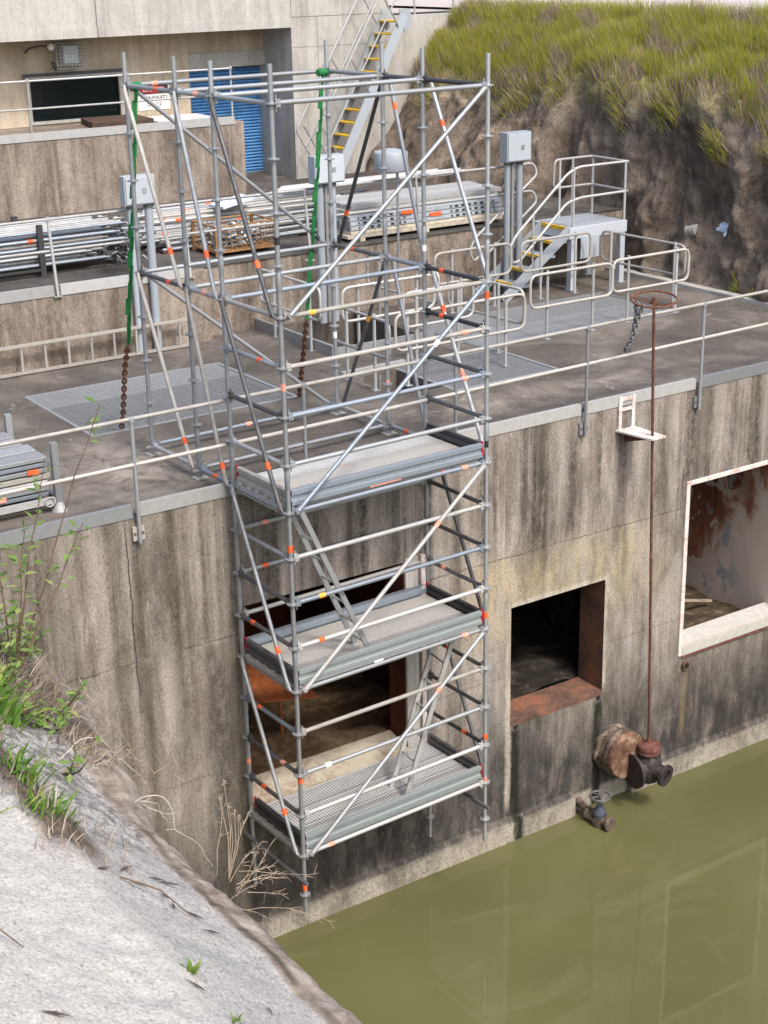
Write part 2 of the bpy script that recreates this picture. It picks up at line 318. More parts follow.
def leafmat(name, *stops, trans=.25):
    t = NT(name); c = t.ramp(t.randisl(), *stops); t.set(c, .6, spec=.25)
    tr = t.n('ShaderNodeBsdfTranslucent'); t.put(tr.inputs[0], c)
    mx = t.n('ShaderNodeMixShader'); mx.inputs[0].default_value = trans
    t.t.links.new(t.p.outputs[0], mx.inputs[1]); t.t.links.new(tr.outputs[0], mx.inputs[2]); t.t.links.new(mx.outputs[0], t.out.inputs[0])
leafmat('grass_blades', (0, (.44, .46, .055)), (.25, (.30, .36, .04)), (.5, (.54, .50, .09)), (.72, (.35, .38, .05)), (.86, (.50, .40, .19)), (1, (.42, .31, .21)), trans=.6)
leafmat('dry_grass', (0, (.36, .29, .22)), (.4, (.26, .20, .145)), (.75, (.44, .37, .30)), (1, (.17, .125, .095)))
leafmat('green_blades', (0, (.07, .16, .022)), (.5, (.105, .21, .03)), (.8, (.18, .30, .05)), (1, (.30, .30, .08)), trans=.35)
leafmat('weed_leaves', (0, (.11, .20, .04)), (.5, (.17, .27, .06)), (.85, (.22, .28, .10)), (1, (.33, .33, .12)), trans=.35)

# ------------------------------------------------------------------ mesh builder
class MB:
    def __init__(s): s.v = []; s.f = []
    def add(s, vs, fs):
        o = len(s.v); s.v += [tuple(p) for p in vs]; s.f += [tuple(i + o for i in f) for f in fs]; return s
    def box(s, a, b):
        (x0, y0, z0), (x1, y1, z1) = a, b
        return s.add([(x0, y0, z0), (x1, y0, z0), (x1, y1, z0), (x0, y1, z0), (x0, y0, z1), (x1, y0, z1), (x1, y1, z1), (x0, y1, z1)],
                     [(3, 2, 1, 0), (4, 5, 6, 7), (0, 1, 5, 4), (1, 2, 6, 5), (2, 3, 7, 6), (3, 0, 4, 7)])
    def obox(s, c, ax, ay, az):   # centre and three half-axis vectors
        c, ax, ay, az = map(Vector, (c, ax, ay, az)); vs = []
        for k in (-1, 1):
            for i, j in ((-1, -1), (1, -1), (1, 1), (-1, 1)): vs.append(c + ax * i + ay * j + az * k)
        return s.add(vs, [(3, 2, 1, 0), (4, 5, 6, 7), (0, 1, 5, 4), (1, 2, 6, 5), (2, 3, 7, 6), (3, 0, 4, 7)])
    def bar(s, p, q, w, h, up=(0, 0, 1)):   # rectangular bar p -> q
        p, q = Vector(p), Vector(q); d = (q - p); L = d.length; d.normalize(); up = Vector(up)
        sd = d.cross(up)
        if sd.length < 1e-4: sd = d.cross(Vector((0, 1, 0)))
        sd.normalize(); u2 = sd.cross(d)
        return s.obox((p + q) / 2, d * L / 2, sd * w / 2, u2 * h / 2)
    def tube(s, p, q, r, n=10, r2=None, cap=True):
        return s.poly([p, q], r, n, r2=r2, cap=cap)
    def poly(s, pts, r, n=8, closed=False, r2=None, cap=True):
        pts = [Vector(p) for p in pts]; m = len(pts); base = len(s.v); prev = None
        for i, p in enumerate(pts):
            if closed: d = pts[(i + 1) % m] - pts[i - 1]
            elif i == 0: d = pts[1] - p
            elif i == m - 1: d = p - pts[-2]
            else: d = (pts[i + 1] - p).normalized() + (p - pts[i - 1]).normalized()
            if d.length < 1e-9: d = Vector((0, 0, 1))
            d.normalize()
            if prev is None:
                a = Vector((0, 0, 1)) if abs(d.z) < .9 else Vector((1, 0, 0)); x = d.cross(a).normalized()
            else:
                x = prev - d * prev.dot(d); x.normalize()
            prev = x; y = d.cross(x); rr = r if r2 is None else r + (r2 - r) * i / (m - 1)
            for k in range(n):
                t = 2 * math.pi * k / n; s.v.append(tuple(p + x * (rr * math.cos(t)) + y * (rr * math.sin(t))))
        for i in range(m if closed else m - 1):
            a, b = base + i * n, base + ((i + 1) % m) * n
            for k in range(n): s.f.append((a + k, a + (k + 1) % n, b + (k + 1) % n, b + k))
        if cap and not closed:
            s.f.append(tuple(base + k for k in reversed(range(n)))); s.f.append(tuple(base + (m - 1) * n + k for k in range(n)))
        return s
    def lathe(s, c, axis, prof, n=20):   # prof: (r, h) along axis from c
        c, ax = Vector(c), Vector(axis).normalized(); a = Vector((0, 0, 1)) if abs(ax.z) < .9 else Vector((1, 0, 0))
        x = ax.cross(a).normalized(); y = ax.cross(x); base = len(s.v)
        for rr, h in prof:
            for k in range(n):
                t = 2 * math.pi * k / n; s.v.append(tuple(c + ax * h + x * (rr * math.cos(t)) + y * (rr * math.sin(t))))
        for i in range(len(prof) - 1):
            for k in range(n):
                a0 = base + i * n; b0 = a0 + n; s.f.append((a0 + k, a0 + (k + 1) % n, b0 + (k + 1) % n, b0 + k))
        s.f.append(tuple(base + k for k in reversed(range(n)))); s.f.append(tuple(base + (len(prof) - 1) * n + k for k in range(n)))
        return s
    def prism(s, poly, off):   # polygon (3D pts) extruded by off
        off = Vector(off); n = len(poly); vs = [Vector(p) for p in poly] + [Vector(p) + off for p in poly]
        return s.add(vs, [tuple(reversed(range(n))), tuple(range(n, 2 * n))] + [(i, (i + 1) % n, n + (i + 1) % n, n + i) for i in range(n)])
    def blade(s, p, d, side, L, w, bend):   # grass blade / long leaf
        p, d, side = Vector(p), Vector(d), Vector(side); a = p; b = p + d * (L * .5) + bend * .3; c = p + d * L + bend
        return s.add([a - side * w, a + side * w, b + side * w * .8, b - side * w * .8, c], [(0, 1, 2, 3), (3, 2, 4)])
    def build(s, name, mat, parent=None, loc=None, smooth=False, bevel=0.):
        me = bpy.data.meshes.new(name)
        if parent is not None: Mx = ROOTM[parent]
        else: Mx = Matrix.Translation(Vector(loc)) if loc is not None else Matrix.Identity(4)
        inv = Mx.inverted(); me.from_pydata([tuple(inv @ Vector(p)) for p in s.v], [], s.f); me.update()
        import bmesh
        bm = bmesh.new(); bm.from_mesh(me); bmesh.ops.recalc_face_normals(bm, faces=bm.faces); bm.to_mesh(me); bm.free()
        if smooth:
            for p in me.polygons: p.use_smooth = True
            try: me.set_sharp_from_angle(angle=rad(40))
            except Exception: pass
        me.materials.append(MAT[mat]); o = bpy.data.objects.new(name, me); col.objects.link(o)
        if parent is not None: o.parent = parent
        else: o.matrix_world = Mx
        if bevel:
            b = o.modifiers.new('bevel', 'BEVEL'); b.width = bevel; b.segments = 2; b.limit_method = 'ANGLE'
        ROOTM[o] = Mx; return o

def tag(o, label=None, cat=None, group=None, kind=None):
    if label: o['label'] = label
    if cat: o['category'] = cat
    if group: o['group'] = group
    if kind: o['kind'] = kind
    return o
def empty(name, loc, label, cat, group=None, rz=0.):
    o = bpy.data.objects.new(name, None); col.objects.link(o); o.empty_display_size = .2
    m = Matrix.Translation(Vector(loc)) @ Matrix.Rotation(rz, 4, 'Z'); o.matrix_world = m; ROOTM[o] = m
    return tag(o, label, cat, group)
def copy_tree(o, parent=None):
    c = o.copy(); col.objects.link(c)
    if parent: c.parent = parent
    for ch in [k for k in list(bpy.data.objects) if k.parent is o]: copy_tree(ch, c)
    return c
def round_path(pts, r, seg=5):   # polyline with filleted corners
    pts = [Vector(p) for p in pts]; out = [pts[0]]
    for i in range(1, len(pts) - 1):
        a, b, c = pts[i - 1], pts[i], pts[i + 1]; d1 = (a - b); d2 = (c - b)
        rr = min(r, d1.length * .48, d2.length * .48); p, q = b + d1.normalized() * rr, b + d2.normalized() * rr
        for k in range(seg + 1):
            t = k / seg; out.append((p * (1 - t) + b * t) * (1 - t) + (b * (1 - t) + q * t) * t)
    return out + [pts[-1]]
def round_loop(pts, r, seg=5):
    n = len(pts); pts = [Vector(p) for p in pts]; out = []
    for i in range(n):
        a, b, c = pts[i - 1], pts[i], pts[(i + 1) % n]; d1 = (a - b).normalized(); d2 = (c - b).normalized(); p, q = b + d1 * r, b + d2 * r
        for k in range(seg + 1):
            t = k / seg; out.append((p * (1 - t) + b * t) * (1 - t) + (b * (1 - t) + q * t) * t)
    return out
def grid_wall(mb, u0, u1, z0, z1, v, holes):   # wall face in plane v with rectangular holes, cut as cells
    us = sorted({u0, u1, *[h[0] for h in holes], *[h[1] for h in holes]}); zs = sorted({z0, z1, *[h[2] for h in holes], *[h[3] for h in holes]})
    for i in range(len(us) - 1):
        for j in range(len(zs) - 1):
            cu, cz = (us[i] + us[i + 1]) / 2, (zs[j] + zs[j + 1]) / 2
            if any(h[0] < cu < h[1] and h[2] < cz < h[3] for h in holes): continue
            mb.add([(us[i], v, zs[j]), (us[i + 1], v, zs[j]), (us[i + 1], v, zs[j + 1]), (us[i], v, zs[j + 1])], [(0, 1, 2, 3)])
def grid_deck(mb, u0, u1, v0, v1, z, holes):
    us = sorted({u0, u1, *[h[0] for h in holes], *[h[1] for h in holes]}); vs = sorted({v0, v1, *[h[2] for h in holes], *[h[3] for h in holes]})
    for i in range(len(us) - 1):
        for j in range(len(vs) - 1):
            cu, cv = (us[i] + us[i + 1]) / 2, (vs[j] + vs[j + 1]) / 2
            if any(h[0] < cu < h[1] and h[2] < cv < h[3] for h in holes): continue
            mb.add([(us[i], vs[j], z), (us[i + 1], vs[j], z), (us[i + 1], vs[j + 1], z), (us[i], vs[j + 1], z)], [(0, 1, 2, 3)])
# ------------------------------------------------------------------ setting: water, deck, terrace, ground
def sheet(u0, u1, v0, v1, z): return MB().add([(u0, v0, z), (u1, v0, z), (u1, v1, z), (u0, v1, z)], [(0, 1, 2, 3)])
tag(sheet(-60, 60, -90, .3, -5.68).build('water', 'pond_water'), kind='structure')
tag(sheet(-60, 60, -90, 30, -7.2).build('pond_bed', 'silt'), kind='structure')
PIT_M = (3.56, 4.27, 2.0, 3.08); PIT_R = (4.0, 5.7, 4.25, 6.38)
G1 = (-.36, 2.52, 2.75, 4.95); GM = (4.28, 6.05, 1.72, 3.2); GR = (5.9, 9.75, 3.22, 5.1)
d = MB(); grid_deck(d, -9, 13, 0, 6.6, 0, [PIT_M, PIT_R, G1, GM, GR])
for (a, b, c_, e), zb in ((PIT_M, -1.3), (PIT_R, -.7), (G1, -.5), (GM, -.5), (GR, -.5)):
    d.add([(a, c_, zb), (b, c_, zb), (b, e, zb), (a, e, zb), (a, c_, 0), (b, c_, 0), (b, e, 0), (a, e, 0)],
          [(0, 1, 2, 3), (0, 1, 5, 4), (1, 2, 6, 5), (2, 3, 7, 6), (3, 0, 4, 7)])
d = d.build('deck', 'deck_concrete'); tag(d, kind='structure')
te = MB(); grid_deck(te, -9, 11.4, 6.4, 15.2, 1.05, []); tag(te.build('terrace_ground', 'terrace_concrete'), kind='structure')
kb = MB().box((11.02, 1.2, 0), (11.2, 6.4, .06)); tag(kb.build('kerb', 'pale_concrete'), kind='structure')

# intake wall with its three openings
HL = (.05, 2.24, -3.8, -1.35); HM = (3.86, 5.42, -3.97, -2.36); HR = (6.87, 8.82, -3.72, -1.36)
wall = MB(); grid_wall(wall, -9, 13, -7.2, -.004, 0, [HL, HM, HR])
wall.prism([(-9, 0, -5.34), (-9, -.09, -5.43), (-9, -.14, -7.2), (-9, 0, -7.2)], (13.93, 0, 0))
wall.prism([(5.95, 0, -5.34), (5.95, -.09, -5.43), (5.95, -.14, -7.2), (5.95, 0, -7.2)], (7.05, 0, 0))
IW = wall.build('intake_wall', 'wall_concrete', loc=(0, 0, -7.2))
tag(IW, 'tall stained concrete intake wall with three rectangular openings above green water', 'concrete wall')
def reveal(h, dpt, name, mat):
    u0, u1, z0, z1 = h; m = MB()
    m.add([(u0, 0, z0), (u1, 0, z0), (u1, 0, z1), (u0, 0, z1), (u0, dpt, z0), (u1, dpt, z0), (u1, dpt, z1), (u0, dpt, z1)],
          [(0, 1, 5, 4), (1, 2, 6, 5), (2, 3, 7, 6), (3, 0, 4, 7)])
    return m.build(name, mat, IW)
def chamber(h, dpt, u0, u1, v1, z0, z1, mat, floor, rightmat):
    m = MB(); grid_wall(m, u0, u1, z0, z1, dpt, [h])
    m.add([(u0, dpt, z0), (u0, v1, z0), (u0, v1, z1), (u0, dpt, z1)], [(0, 1, 2, 3)])
    m.add([(u0, v1, z0), (u1, v1, z0), (u1, v1, z1), (u0, v1, z1)], [(0, 1, 2, 3)])
    m.add([(u0, dpt, z1), (u1, dpt, z1), (u1, v1, z1), (u0, v1, z1)], [(0, 1, 2, 3)])
    c = m.build('chamber', mat, IW)
    r = MB().add([(u1, dpt, z0), (u1, v1, z0), (u1, v1, z1), (u1, dpt, z1)], [(0, 1, 2, 3)]).build('side_panel', rightmat, c)
    f = MB(); n = 26
    for i in range(n + 1):
        for j in range(n + 1):
            x, y = u0 + (u1 - u0) * i / n, dpt + (v1 - dpt) * j / n
            f.v.append((x, y, z0 + .06 + .09 * noise.fractal(Vector((x * 1.3, y * 1.3, z0)), 1, 2, 4)))
    f.f = [(i * (n + 1) + j, (i + 1) * (n + 1) + j, (i + 1) * (n + 1) + j + 1, i * (n + 1) + j + 1) for i in range(n) for j in range(n)]
    f.build('silt_floor', floor, c, smooth=True); return c
reveal(HL, .35, 'reveal', 'chamber_red'); chamber(HL, .35, -.4, 2.9, 3.6, -3.86, -.7, 'chamber_red', 'silt_lit', 'chamber_red')
reveal(HM, .48, 'reveal', 'rust_brown_plate'); chamber(HM, .48, 3.5, 6.3, 3.0, -4.02, -1.6, 'chamber_dark', 'silt_shaded', 'chamber_dark')
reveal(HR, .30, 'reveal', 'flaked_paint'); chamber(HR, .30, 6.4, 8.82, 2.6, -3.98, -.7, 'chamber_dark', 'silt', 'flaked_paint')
# sills and frames of the openings
m = MB(); n = 40
for i in range(n):   # uneven cream sill of the left opening
    a, b = .06 + 2.17 * i / n, .06 + 2.17 * (i + 1) / n
    m.prism([(a, -.10, -3.99), (a, .34, -3.99), (a, .34, -3.70), (a, -.10, -3.79 - .012 * noise.noise(Vector((a * 4, 0, 0))))], (b - a, 0, 0))
m.build('sill', 'stained_sill', IW)
MB().box((2.245, -.03, -3.99), (2.42, 0, -1.3)).build('door_frame', 'pale_concrete', IW)
MB().box((2.46, -.05, -4.0), (2.52, .0, -1.3)).build('guide_rail', 'white_rust_paint', IW)
MB().prism([(3.865, .475, -3.955), (3.865, -.008, -3.965), (3.865, -.008, -4.03), (3.865, .0, -4.03), (3.865, .475, -3.97)], (1.55, 0, 0)).build('sill', 'rust_steel', IW)
m = MB(); m.box((6.80, -.02, -3.86), (6.868, .03, -1.30)).box((6.868, -.02, -1.362), (8.822, .03, -1.30)).box((8.822, -.02, -3.86), (8.89, .03, -1.30))
m.build('opening_frame', 'white_rust_paint', IW, bevel=.006)
MB().prism([(6.87, -.022, -3.88), (6.87, -.022, -3.73), (6.87, .29, -3.66), (6.87, .29, -3.88)], (1.95, 0, 0)).build('sill', 'sill_white', IW)
MB().prism([(6.87, -.026, -3.90), (6.87, -.0225, -3.86), (6.87, -.0225, -3.90)], (1.95, 0, 0)).build('sill_edge', 'rust_red', IW)
# galvanised toe plate along the deck edge, in lengths
for a, b in ((-6, -3.07), (-3.06, -1.13), (-1.05, .90), (.96, 2.93), (2.99, 4.92), (4.98, 6.87), (6.93, 8.86), (8.92, 11)):
    MB().box((a, -.012, -.035), (b, -.002, .105)).box((a, -.0019, .095), (b, .05, .1049)).build('toe_plate', 'galvanised_pale' if int(a * 10) % 3 else 'galvanised', IW)
# weep holes and pipe stub
for x, z in ((3.95, -4.05), (5.36, -4.06)): MB().lathe((x, -.004, z), (0, 1, 0), [(.04, 0), (.045, .01)], 16).build('weep_hole', 'hole_shade', IW)
m = MB().lathe((6.94, -.05, -4.02), (0, 1, 0), [(.062, 0), (.062, .05)], 20).build('pipe_stub', 'rust_brown_plate', IW)
MB().lathe((6.94, -.056, -4.02), (0, 1, 0), [(.040, 0), (.042, .005)], 20).build('bore', 'hole_shade', m)
# rusty plate inside the left opening
tag(MB().obox((.92, 1.15, -2.86), (.48, .08, -.14), (-.10, .38, .24), (.004, -.006, .012)).build('steel_plate', 'rust_orange', loc=(.92, 1.15, -3.3)),
    'bright orange rusty steel plate propped inside the left wall opening', 'steel plate')
tag(MB().tube((.9, .7, -3.5), (1.15, 1.2, -2.9), .018).build('steel_rod', 'rust_orange', loc=(.9, .7, -3.5)),
    'thin orange rusty rod leaning beside the plate in the left wall opening', 'rod')
tag(MB().bar((7.0, .95, -3.4), (8.55, 1.1, -3.85), .05, .03).bar((7.1, .5, -3.75), (8.2, 1.6, -3.82), .04, .03).build('driftwood', 'dry_stem', loc=(7.5, .9, -3.85)),
    'pale driftwood sticks lying inside the white framed opening', 'driftwood')

# terrace wall (lower step) and its edge plate
m = MB().box((-9, 6.2, -.6), (3.1, 6.52, 1.045)); TW = m.build('retaining_wall', 'old_concrete', loc=(0, 6.3, 0), bevel=.01)
tag(TW, 'low brown streaked retaining wall behind the aluminium ladder', 'retaining wall')
for a, b in ((-5, .68), (.78, 2.72)): MB().box((a, 6.185, .985), (b, 6.197, 1.13)).box((a, 6.1972, 1.12), (b, 6.26, 1.1299)).build('edge_plate', 'galvanised_pale', TW)
m = MB().box((3.1, 6.43, -1.4), (11.4, 6.62, 1.045))
tag(m.build('retaining_wall', 'old_concrete', loc=(7, 6.5, 0), bevel=.01), 'long pale retaining wall below the stack of slotted steel planks', 'retaining wall')
# kerb angles round the rear pit
for q, (a, b, lab) in enumerate((((3.94, 4.2, 0), (3.99, 6.42, .16), 'long galvanised upstand plate beside the rear pit running to the wall'),
                    ((4.0, 4.19, 0), (5.72, 4.24, .12), 'galvanised upstand plate along the front of the rear pit'))):
    tag(MB().box(a, b).build('upstand_plate', 'galvanised', loc=a), lab, 'edge plate')

# upper platform wall, floor slab on top
m = MB().box((-9, 12.4, .9), (7.2, 14.42, 2.40)); PW = m.build('platform_wall', 'old_concrete', loc=(3, 13, 1.05), bevel=.012)
tag(PW, 'rust streaked concrete platform wall under the dark window', 'retaining wall')
MB().box((-5, 12.385, 2.36), (7.0, 12.397, 2.50)).box((-5, 12.3972, 2.49), (7.0, 12.46, 2.4999)).build('edge_plate', 'galvanised_pale', PW)

# building
B = empty('building', (3, 14.4, 1.05), 'pale concrete building with deep overhang, dark window and blue roller door', 'building')
m = MB(); m.box((-9, 13.4, 4.0), (8.9, 24, 9)); m.box((8.9, 13.4, .9), (11.2, 24, 9)); m.build('upper_wall', 'pale_concrete', B)
MB().box((-9, 13.385, 3.985), (4.80, 13.399, 4.165)).box((4.83, 13.385, 3.985), (8.9, 13.399, 4.165)).build('edge_band', 'pale_concrete', B)
for a, b in (((4.80, 13.397, 4.0), (4.815, 13.3995, 9)), ((8.905, 13.397, 4.17), (8.915, 13.3995, 9)), ((8.92, 13.397, 4.17), (11.2, 13.3995, 4.18)), ((8.92, 13.397, 3.6), (11.2, 13.3995, 3.607)), ((9.5, 13.397, .9), (9.506, 13.3995, 4.17))):
    MB().box(a, b).build('joint', 'dull_steel', B)
m = MB(); grid_wall(m, -9, 7.0, 2.3, 4.0, 14.4, [(3.78, 5.62, 2.46, 3.28)])
m.box((7.0, 14.4, .9), (7.12, 15.0, 4.0)); m.box((7.12, 14.55, 3.22), (8.9, 15.0, 4.0)); m.build('wall', 'cream_concrete', B)
MB().box((7.12, 14.5, 3.24), (8.9, 14.549, 3.52)).build('lintel', 'pale_concrete', B)
wf = MB().box((3.74, 14.36, 2.42), (5.66, 14.42, 2.475)).box((3.74, 14.36, 2.475), (3.80, 14.42, 3.25)).box((5.60, 14.36, 2.475), (5.66, 14.42, 3.25)).box((3.70, 14.33, 3.25), (5.70, 14.42, 3.33)).build('window', 'pale_concrete', B)
MB().box((3.78, 14.46, 2.46), (5.62, 14.48, 3.28)).build('pane', 'window_glass', wf)
MB().box((3.66, 14.31, 3.29), (5.74, 14.33, 3.35)).build('hood', 'dark_steel', wf)
# roller door slats
m = MB(); z = 1.05; k = 0
while z < 3.3:
    m.prism([(7.13, 14.78, z), (7.13, 14.745, z + .012), (7.13, 14.735, z + .03), (7.13, 14.745, z + .05), (7.13, 14.78, z + .062)], (1.76, 0, 0)); z += .063
rd = m.build('roller_door', 'blue_shutter', B)
MB().box((7.7, 14.72, 2.1), (8.0, 14.732, 2.12)).build('handle', 'galvanised_pale', rd)
MB().box((7.12, 14.70, 1.04), (8.9, 14.9, 1.09)).build('threshold', 'dull_steel', B)

# wing wall, road, bank
m = MB().box((11.2, 13.5, -1), (16, 13.8, 4.1)); tag(m.build('wing_wall', 'pale_concrete', loc=(12.5, 13.6, 1)), 'pale streaked wing wall at the head of the yellow stair', 'concrete wall')
tag(sheet(13.27, 60, -30, 60, 4.19).build('upper_ground', 'road_gravel'), kind='structure')
tag(sheet(11.2, 60, 13.82, 60, 4.14).build('road', 'road_gravel'), kind='structure')
def lin(x, pts):
    if x <= pts[0][0]: return pts[0][1]
    for (a, b), (c, d) in zip(pts, pts[1:]):
        if x <= c: return b + (d - b) * (x - a) / (c - a)
    return pts[-1][1]
ZT = [(-8, 2.3), (3.2, 2.35), (4.0, 2.6), (4.8, 2.95), (5.5, 2.9), (6.2, 2.65), (7.2, 3.1), (8.3, 2.95), (9.5, 2.75), (10.7, 2.6), (12.4, 2.65), (13.6, 2.7)]
U0 = [(-8, 11.3), (6.4, 11.28), (7.7, 11.05), (8.6, 10.55), (9.6, 10.35), (12.2, 10.25), (13.6, 10.3)]
UR = [(-8, 12.0), (4.0, 11.75), (6.4, 11.65), (8.5, 11.7), (12.4, 11.75), (13.6, 11.8)]
def rock(v, s):
    zt, u0, ur = lin(v, ZT) + .22 * noise.noise(Vector((v * 1.7, 3, 0))), lin(v, U0), lin(v, UR); zb = -.3 if v > .2 else -7.2
    if s < .55:
        t = s / .55; z = zb + (zt - zb) * t; u = u0 + (ur - u0) * (t ** 1.6); amp = 1 - .4 * t
    else:
        t = (s - .55) / .45; z = zt + (4.21 - zt) * (t ** .72); u = ur + (13.3 - ur) * t; amp = .55 * (1 - t)
    p = Vector((v * .9, z * .55, 1.7)); f = .045 * noise.fractal(Vector((v * 6, z * 6, 15)), .9, 2, 4) + .36 * noise.fractal(p, 1, 2.1, 3) + .11 * noise.fractal(Vector((v * 2.3, z * 2.0, 5)), 1, 2, 5)
    rid = abs(noise.noise(Vector((v * 1.2 + z * .5, z * .8 - v * .4, 9)))); f += .26 * (.2 - rid)
    for vc, zc, rv, rz, dp in ((8.05, 1.6, .22, 1.3, .75), (7.0, 1.7, .3, .9, .3), (4.35, 1.32, .33, .46, .8), (5.3, 1.0, .22, .8, .35), (10.9, 1.9, .35, .9, .5), (9.4, 1.2, .2, .9, .4), (3.4, 1.4, .25, 1.0, .3), (3.0, .2, .5, .3, -.1)):
        q = ((v - vc) / rv) ** 2 + ((z - zc) / rz) ** 2
        f += dp * math.exp(-q * 1.2)
    fade = min(1, max(0, (s - .02) / .08)) if v > .2 else 1
    return Vector((u + amp * fade * f, v + .12 * noise.noise(Vector((v * 2, z * 2, 4))) * amp, z + .08 * amp * noise.noise(Vector((v * 3, z * 3, 8)))))
m = MB(); nv, ns = 380, 110; v0, v1 = -5.0, 13.55
for i in range(nv + 1):
    for j in range(ns + 1): m.v.append(tuple(rock(v0 + (v1 - v0) * i / nv, j / ns)))
m.f = [(i * (ns + 1) + j, (i + 1) * (ns + 1) + j, (i + 1) * (ns + 1) + j + 1, i * (ns + 1) + j + 1) for i in range(nv) for j in range(ns)]
tag(m.build('rock_bank', 'rock_bank', smooth=True), kind='structure')
# grass on the bank (too many blades to count)
m = MB(); dry = MB()
for k in range(120000):
    v = R.uniform(1.0, 13.5); s = .55 + .47 * R.random() ** .9
    if s < .60 and R.random() < .45: continue
    if s > .97 and R.random() < .7: continue
    dn = noise.noise(Vector((v * .8, s * 9, 2)))
    if dn < -.28 and R.random() < .75: continue
    p = rock(v, min(1, s))
    nrm = Vector((-.62, 0, .78)); up = (Vector((0, 0, 1)) + nrm * .10 + Vector((R.uniform(-.5, .5), R.uniform(-.5, .5), 0)) * .7).normalized()
    L = R.uniform(.12, .38) * (1.05 + .5 * dn); a = R.uniform(0, 6.3); sd = Vector((math.cos(a), math.sin(a), 0))
    bend = Vector((R.uniform(-.28, .1), R.uniform(-.22, .22), -R.uniform(0, .10))) * L
    isd = (noise.noise(Vector((v * 1.4, s * 14, 7))) > .23 and R.random() < .8) or R.random() < .10 or (s < .60 and R.random() < .5)
    (dry if isd else m).blade(p - Vector((0, 0, .03)), up, sd, L, R.uniform(.0035, .0075), bend)
# a hanging clump half way down the face and tussocks at the rim
for (vc, sc, n_, rr) in ((4.45, .44, 1500, .28), (5.6, .52, 900, .3), (6.9, .50, 900, .35), (9.8, .52, 900, .5), (3.2, .5, 900, .4), (8.6, .54, 500, .3), (12.6, .52, 500, .4), (3.7, .06, 220, .09), (3.1, .05, 200, .1)):
    for k in range(int(n_ * .28)):
        v = R.gauss(vc, rr * .5); s = max(.02, R.gauss(sc, .022)); p = rock(v, s); a = R.uniform(0, 6.3); sd = Vector((math.cos(a), math.sin(a), 0))
        L = R.uniform(.12, .4) * (.55 if sc < .1 else 1); up = Vector((-.45 + R.uniform(-.4, .2), R.uniform(-.4, .4), 1)).normalized()
        ((dry if R.random() < .38 and sc > .1 else m)).blade(p, up, sd, L, R.uniform(.006, .01), Vector((-.25, R.uniform(-.25, .25), -.15)) * L)
tag(m.build('grass', 'grass_blades'), kind='stuff'); tag(dry.build('dry_grass', 'dry_grass'), kind='stuff')

# foreground bank
PR = [(-16, 4.4), (-9, 3.85), (-6.9, 2.98), (-6.3, 2.72), (-5.42, 2.28), (-5.36, 2.22), (-4.88, 1.84), (-4.80, 1.75), (-4.62, 1.66), (-4.52, 1.52), (-4.40, .95), (-4.15, -1.5), (-3.75, -7.2)]
def bank_at(u, v):
    w = .05 * noise.fractal(Vector((v * .9, 3.3, 1)), 1, 2, 4)
    z = lin(u - w, PR); g = .028 * noise.fractal(Vector((u * 2.1, v * 2.1, 0)), 1, 2, 4)
    z += g + .010 * noise.noise(Vector((u * 13, v * 13, 2))) + .006 * noise.noise(Vector((u * 31, v * 31, 3)))
    soil = max(0, 1 - abs((u + 5.38) / .17)) * max(0, min(1, (v + 9.15) / .4)) * max(0, min(1, (-2 - v)))
    return z + soil * (.07 + .06 * noise.fractal(Vector((u * 6, v * 6, 5)), 1, 2, 4))
us = []
for (a, _), (b, _) in zip(PR, PR[1:]):
    st = .35 if b < -6.9 else (.022 if a > -7 and b < -4.3 else .12); n = max(1, int((b - a) / st)); us += [a + (b - a) * k / n for k in range(n)]
us.append(PR[-1][0]); vs = []; v = -19.
while v < .02: vs.append(v); v += .35 if v < -12 else (.025 if v < -4.5 else .12)
m = MB()
for v in vs:
    for u in us:
        z = bank_at(u, v); o = Vector((0, 0, 0))
        if u > -4.9: o.x = -.055 + .24 * max(0, min(1, (v + 8.0) / 1.6)) + .035 * noise.fractal(Vector((v * 1.7, z * 1.3, 11)), 1, 2, 5) + .012 * noise.noise(Vector((v * 9, z * 9, 1)))
        m.v.append((u + o.x, v, z))
nu = len(us); m.f = [(i * nu + j, i * nu + j + 1, (i + 1) * nu + j + 1, (i + 1) * nu + j) for i in range(len(vs) - 1) for j in range(nu - 1)]
tag(m.build('concrete_bank', 'shotcrete', smooth=True), kind='structure')
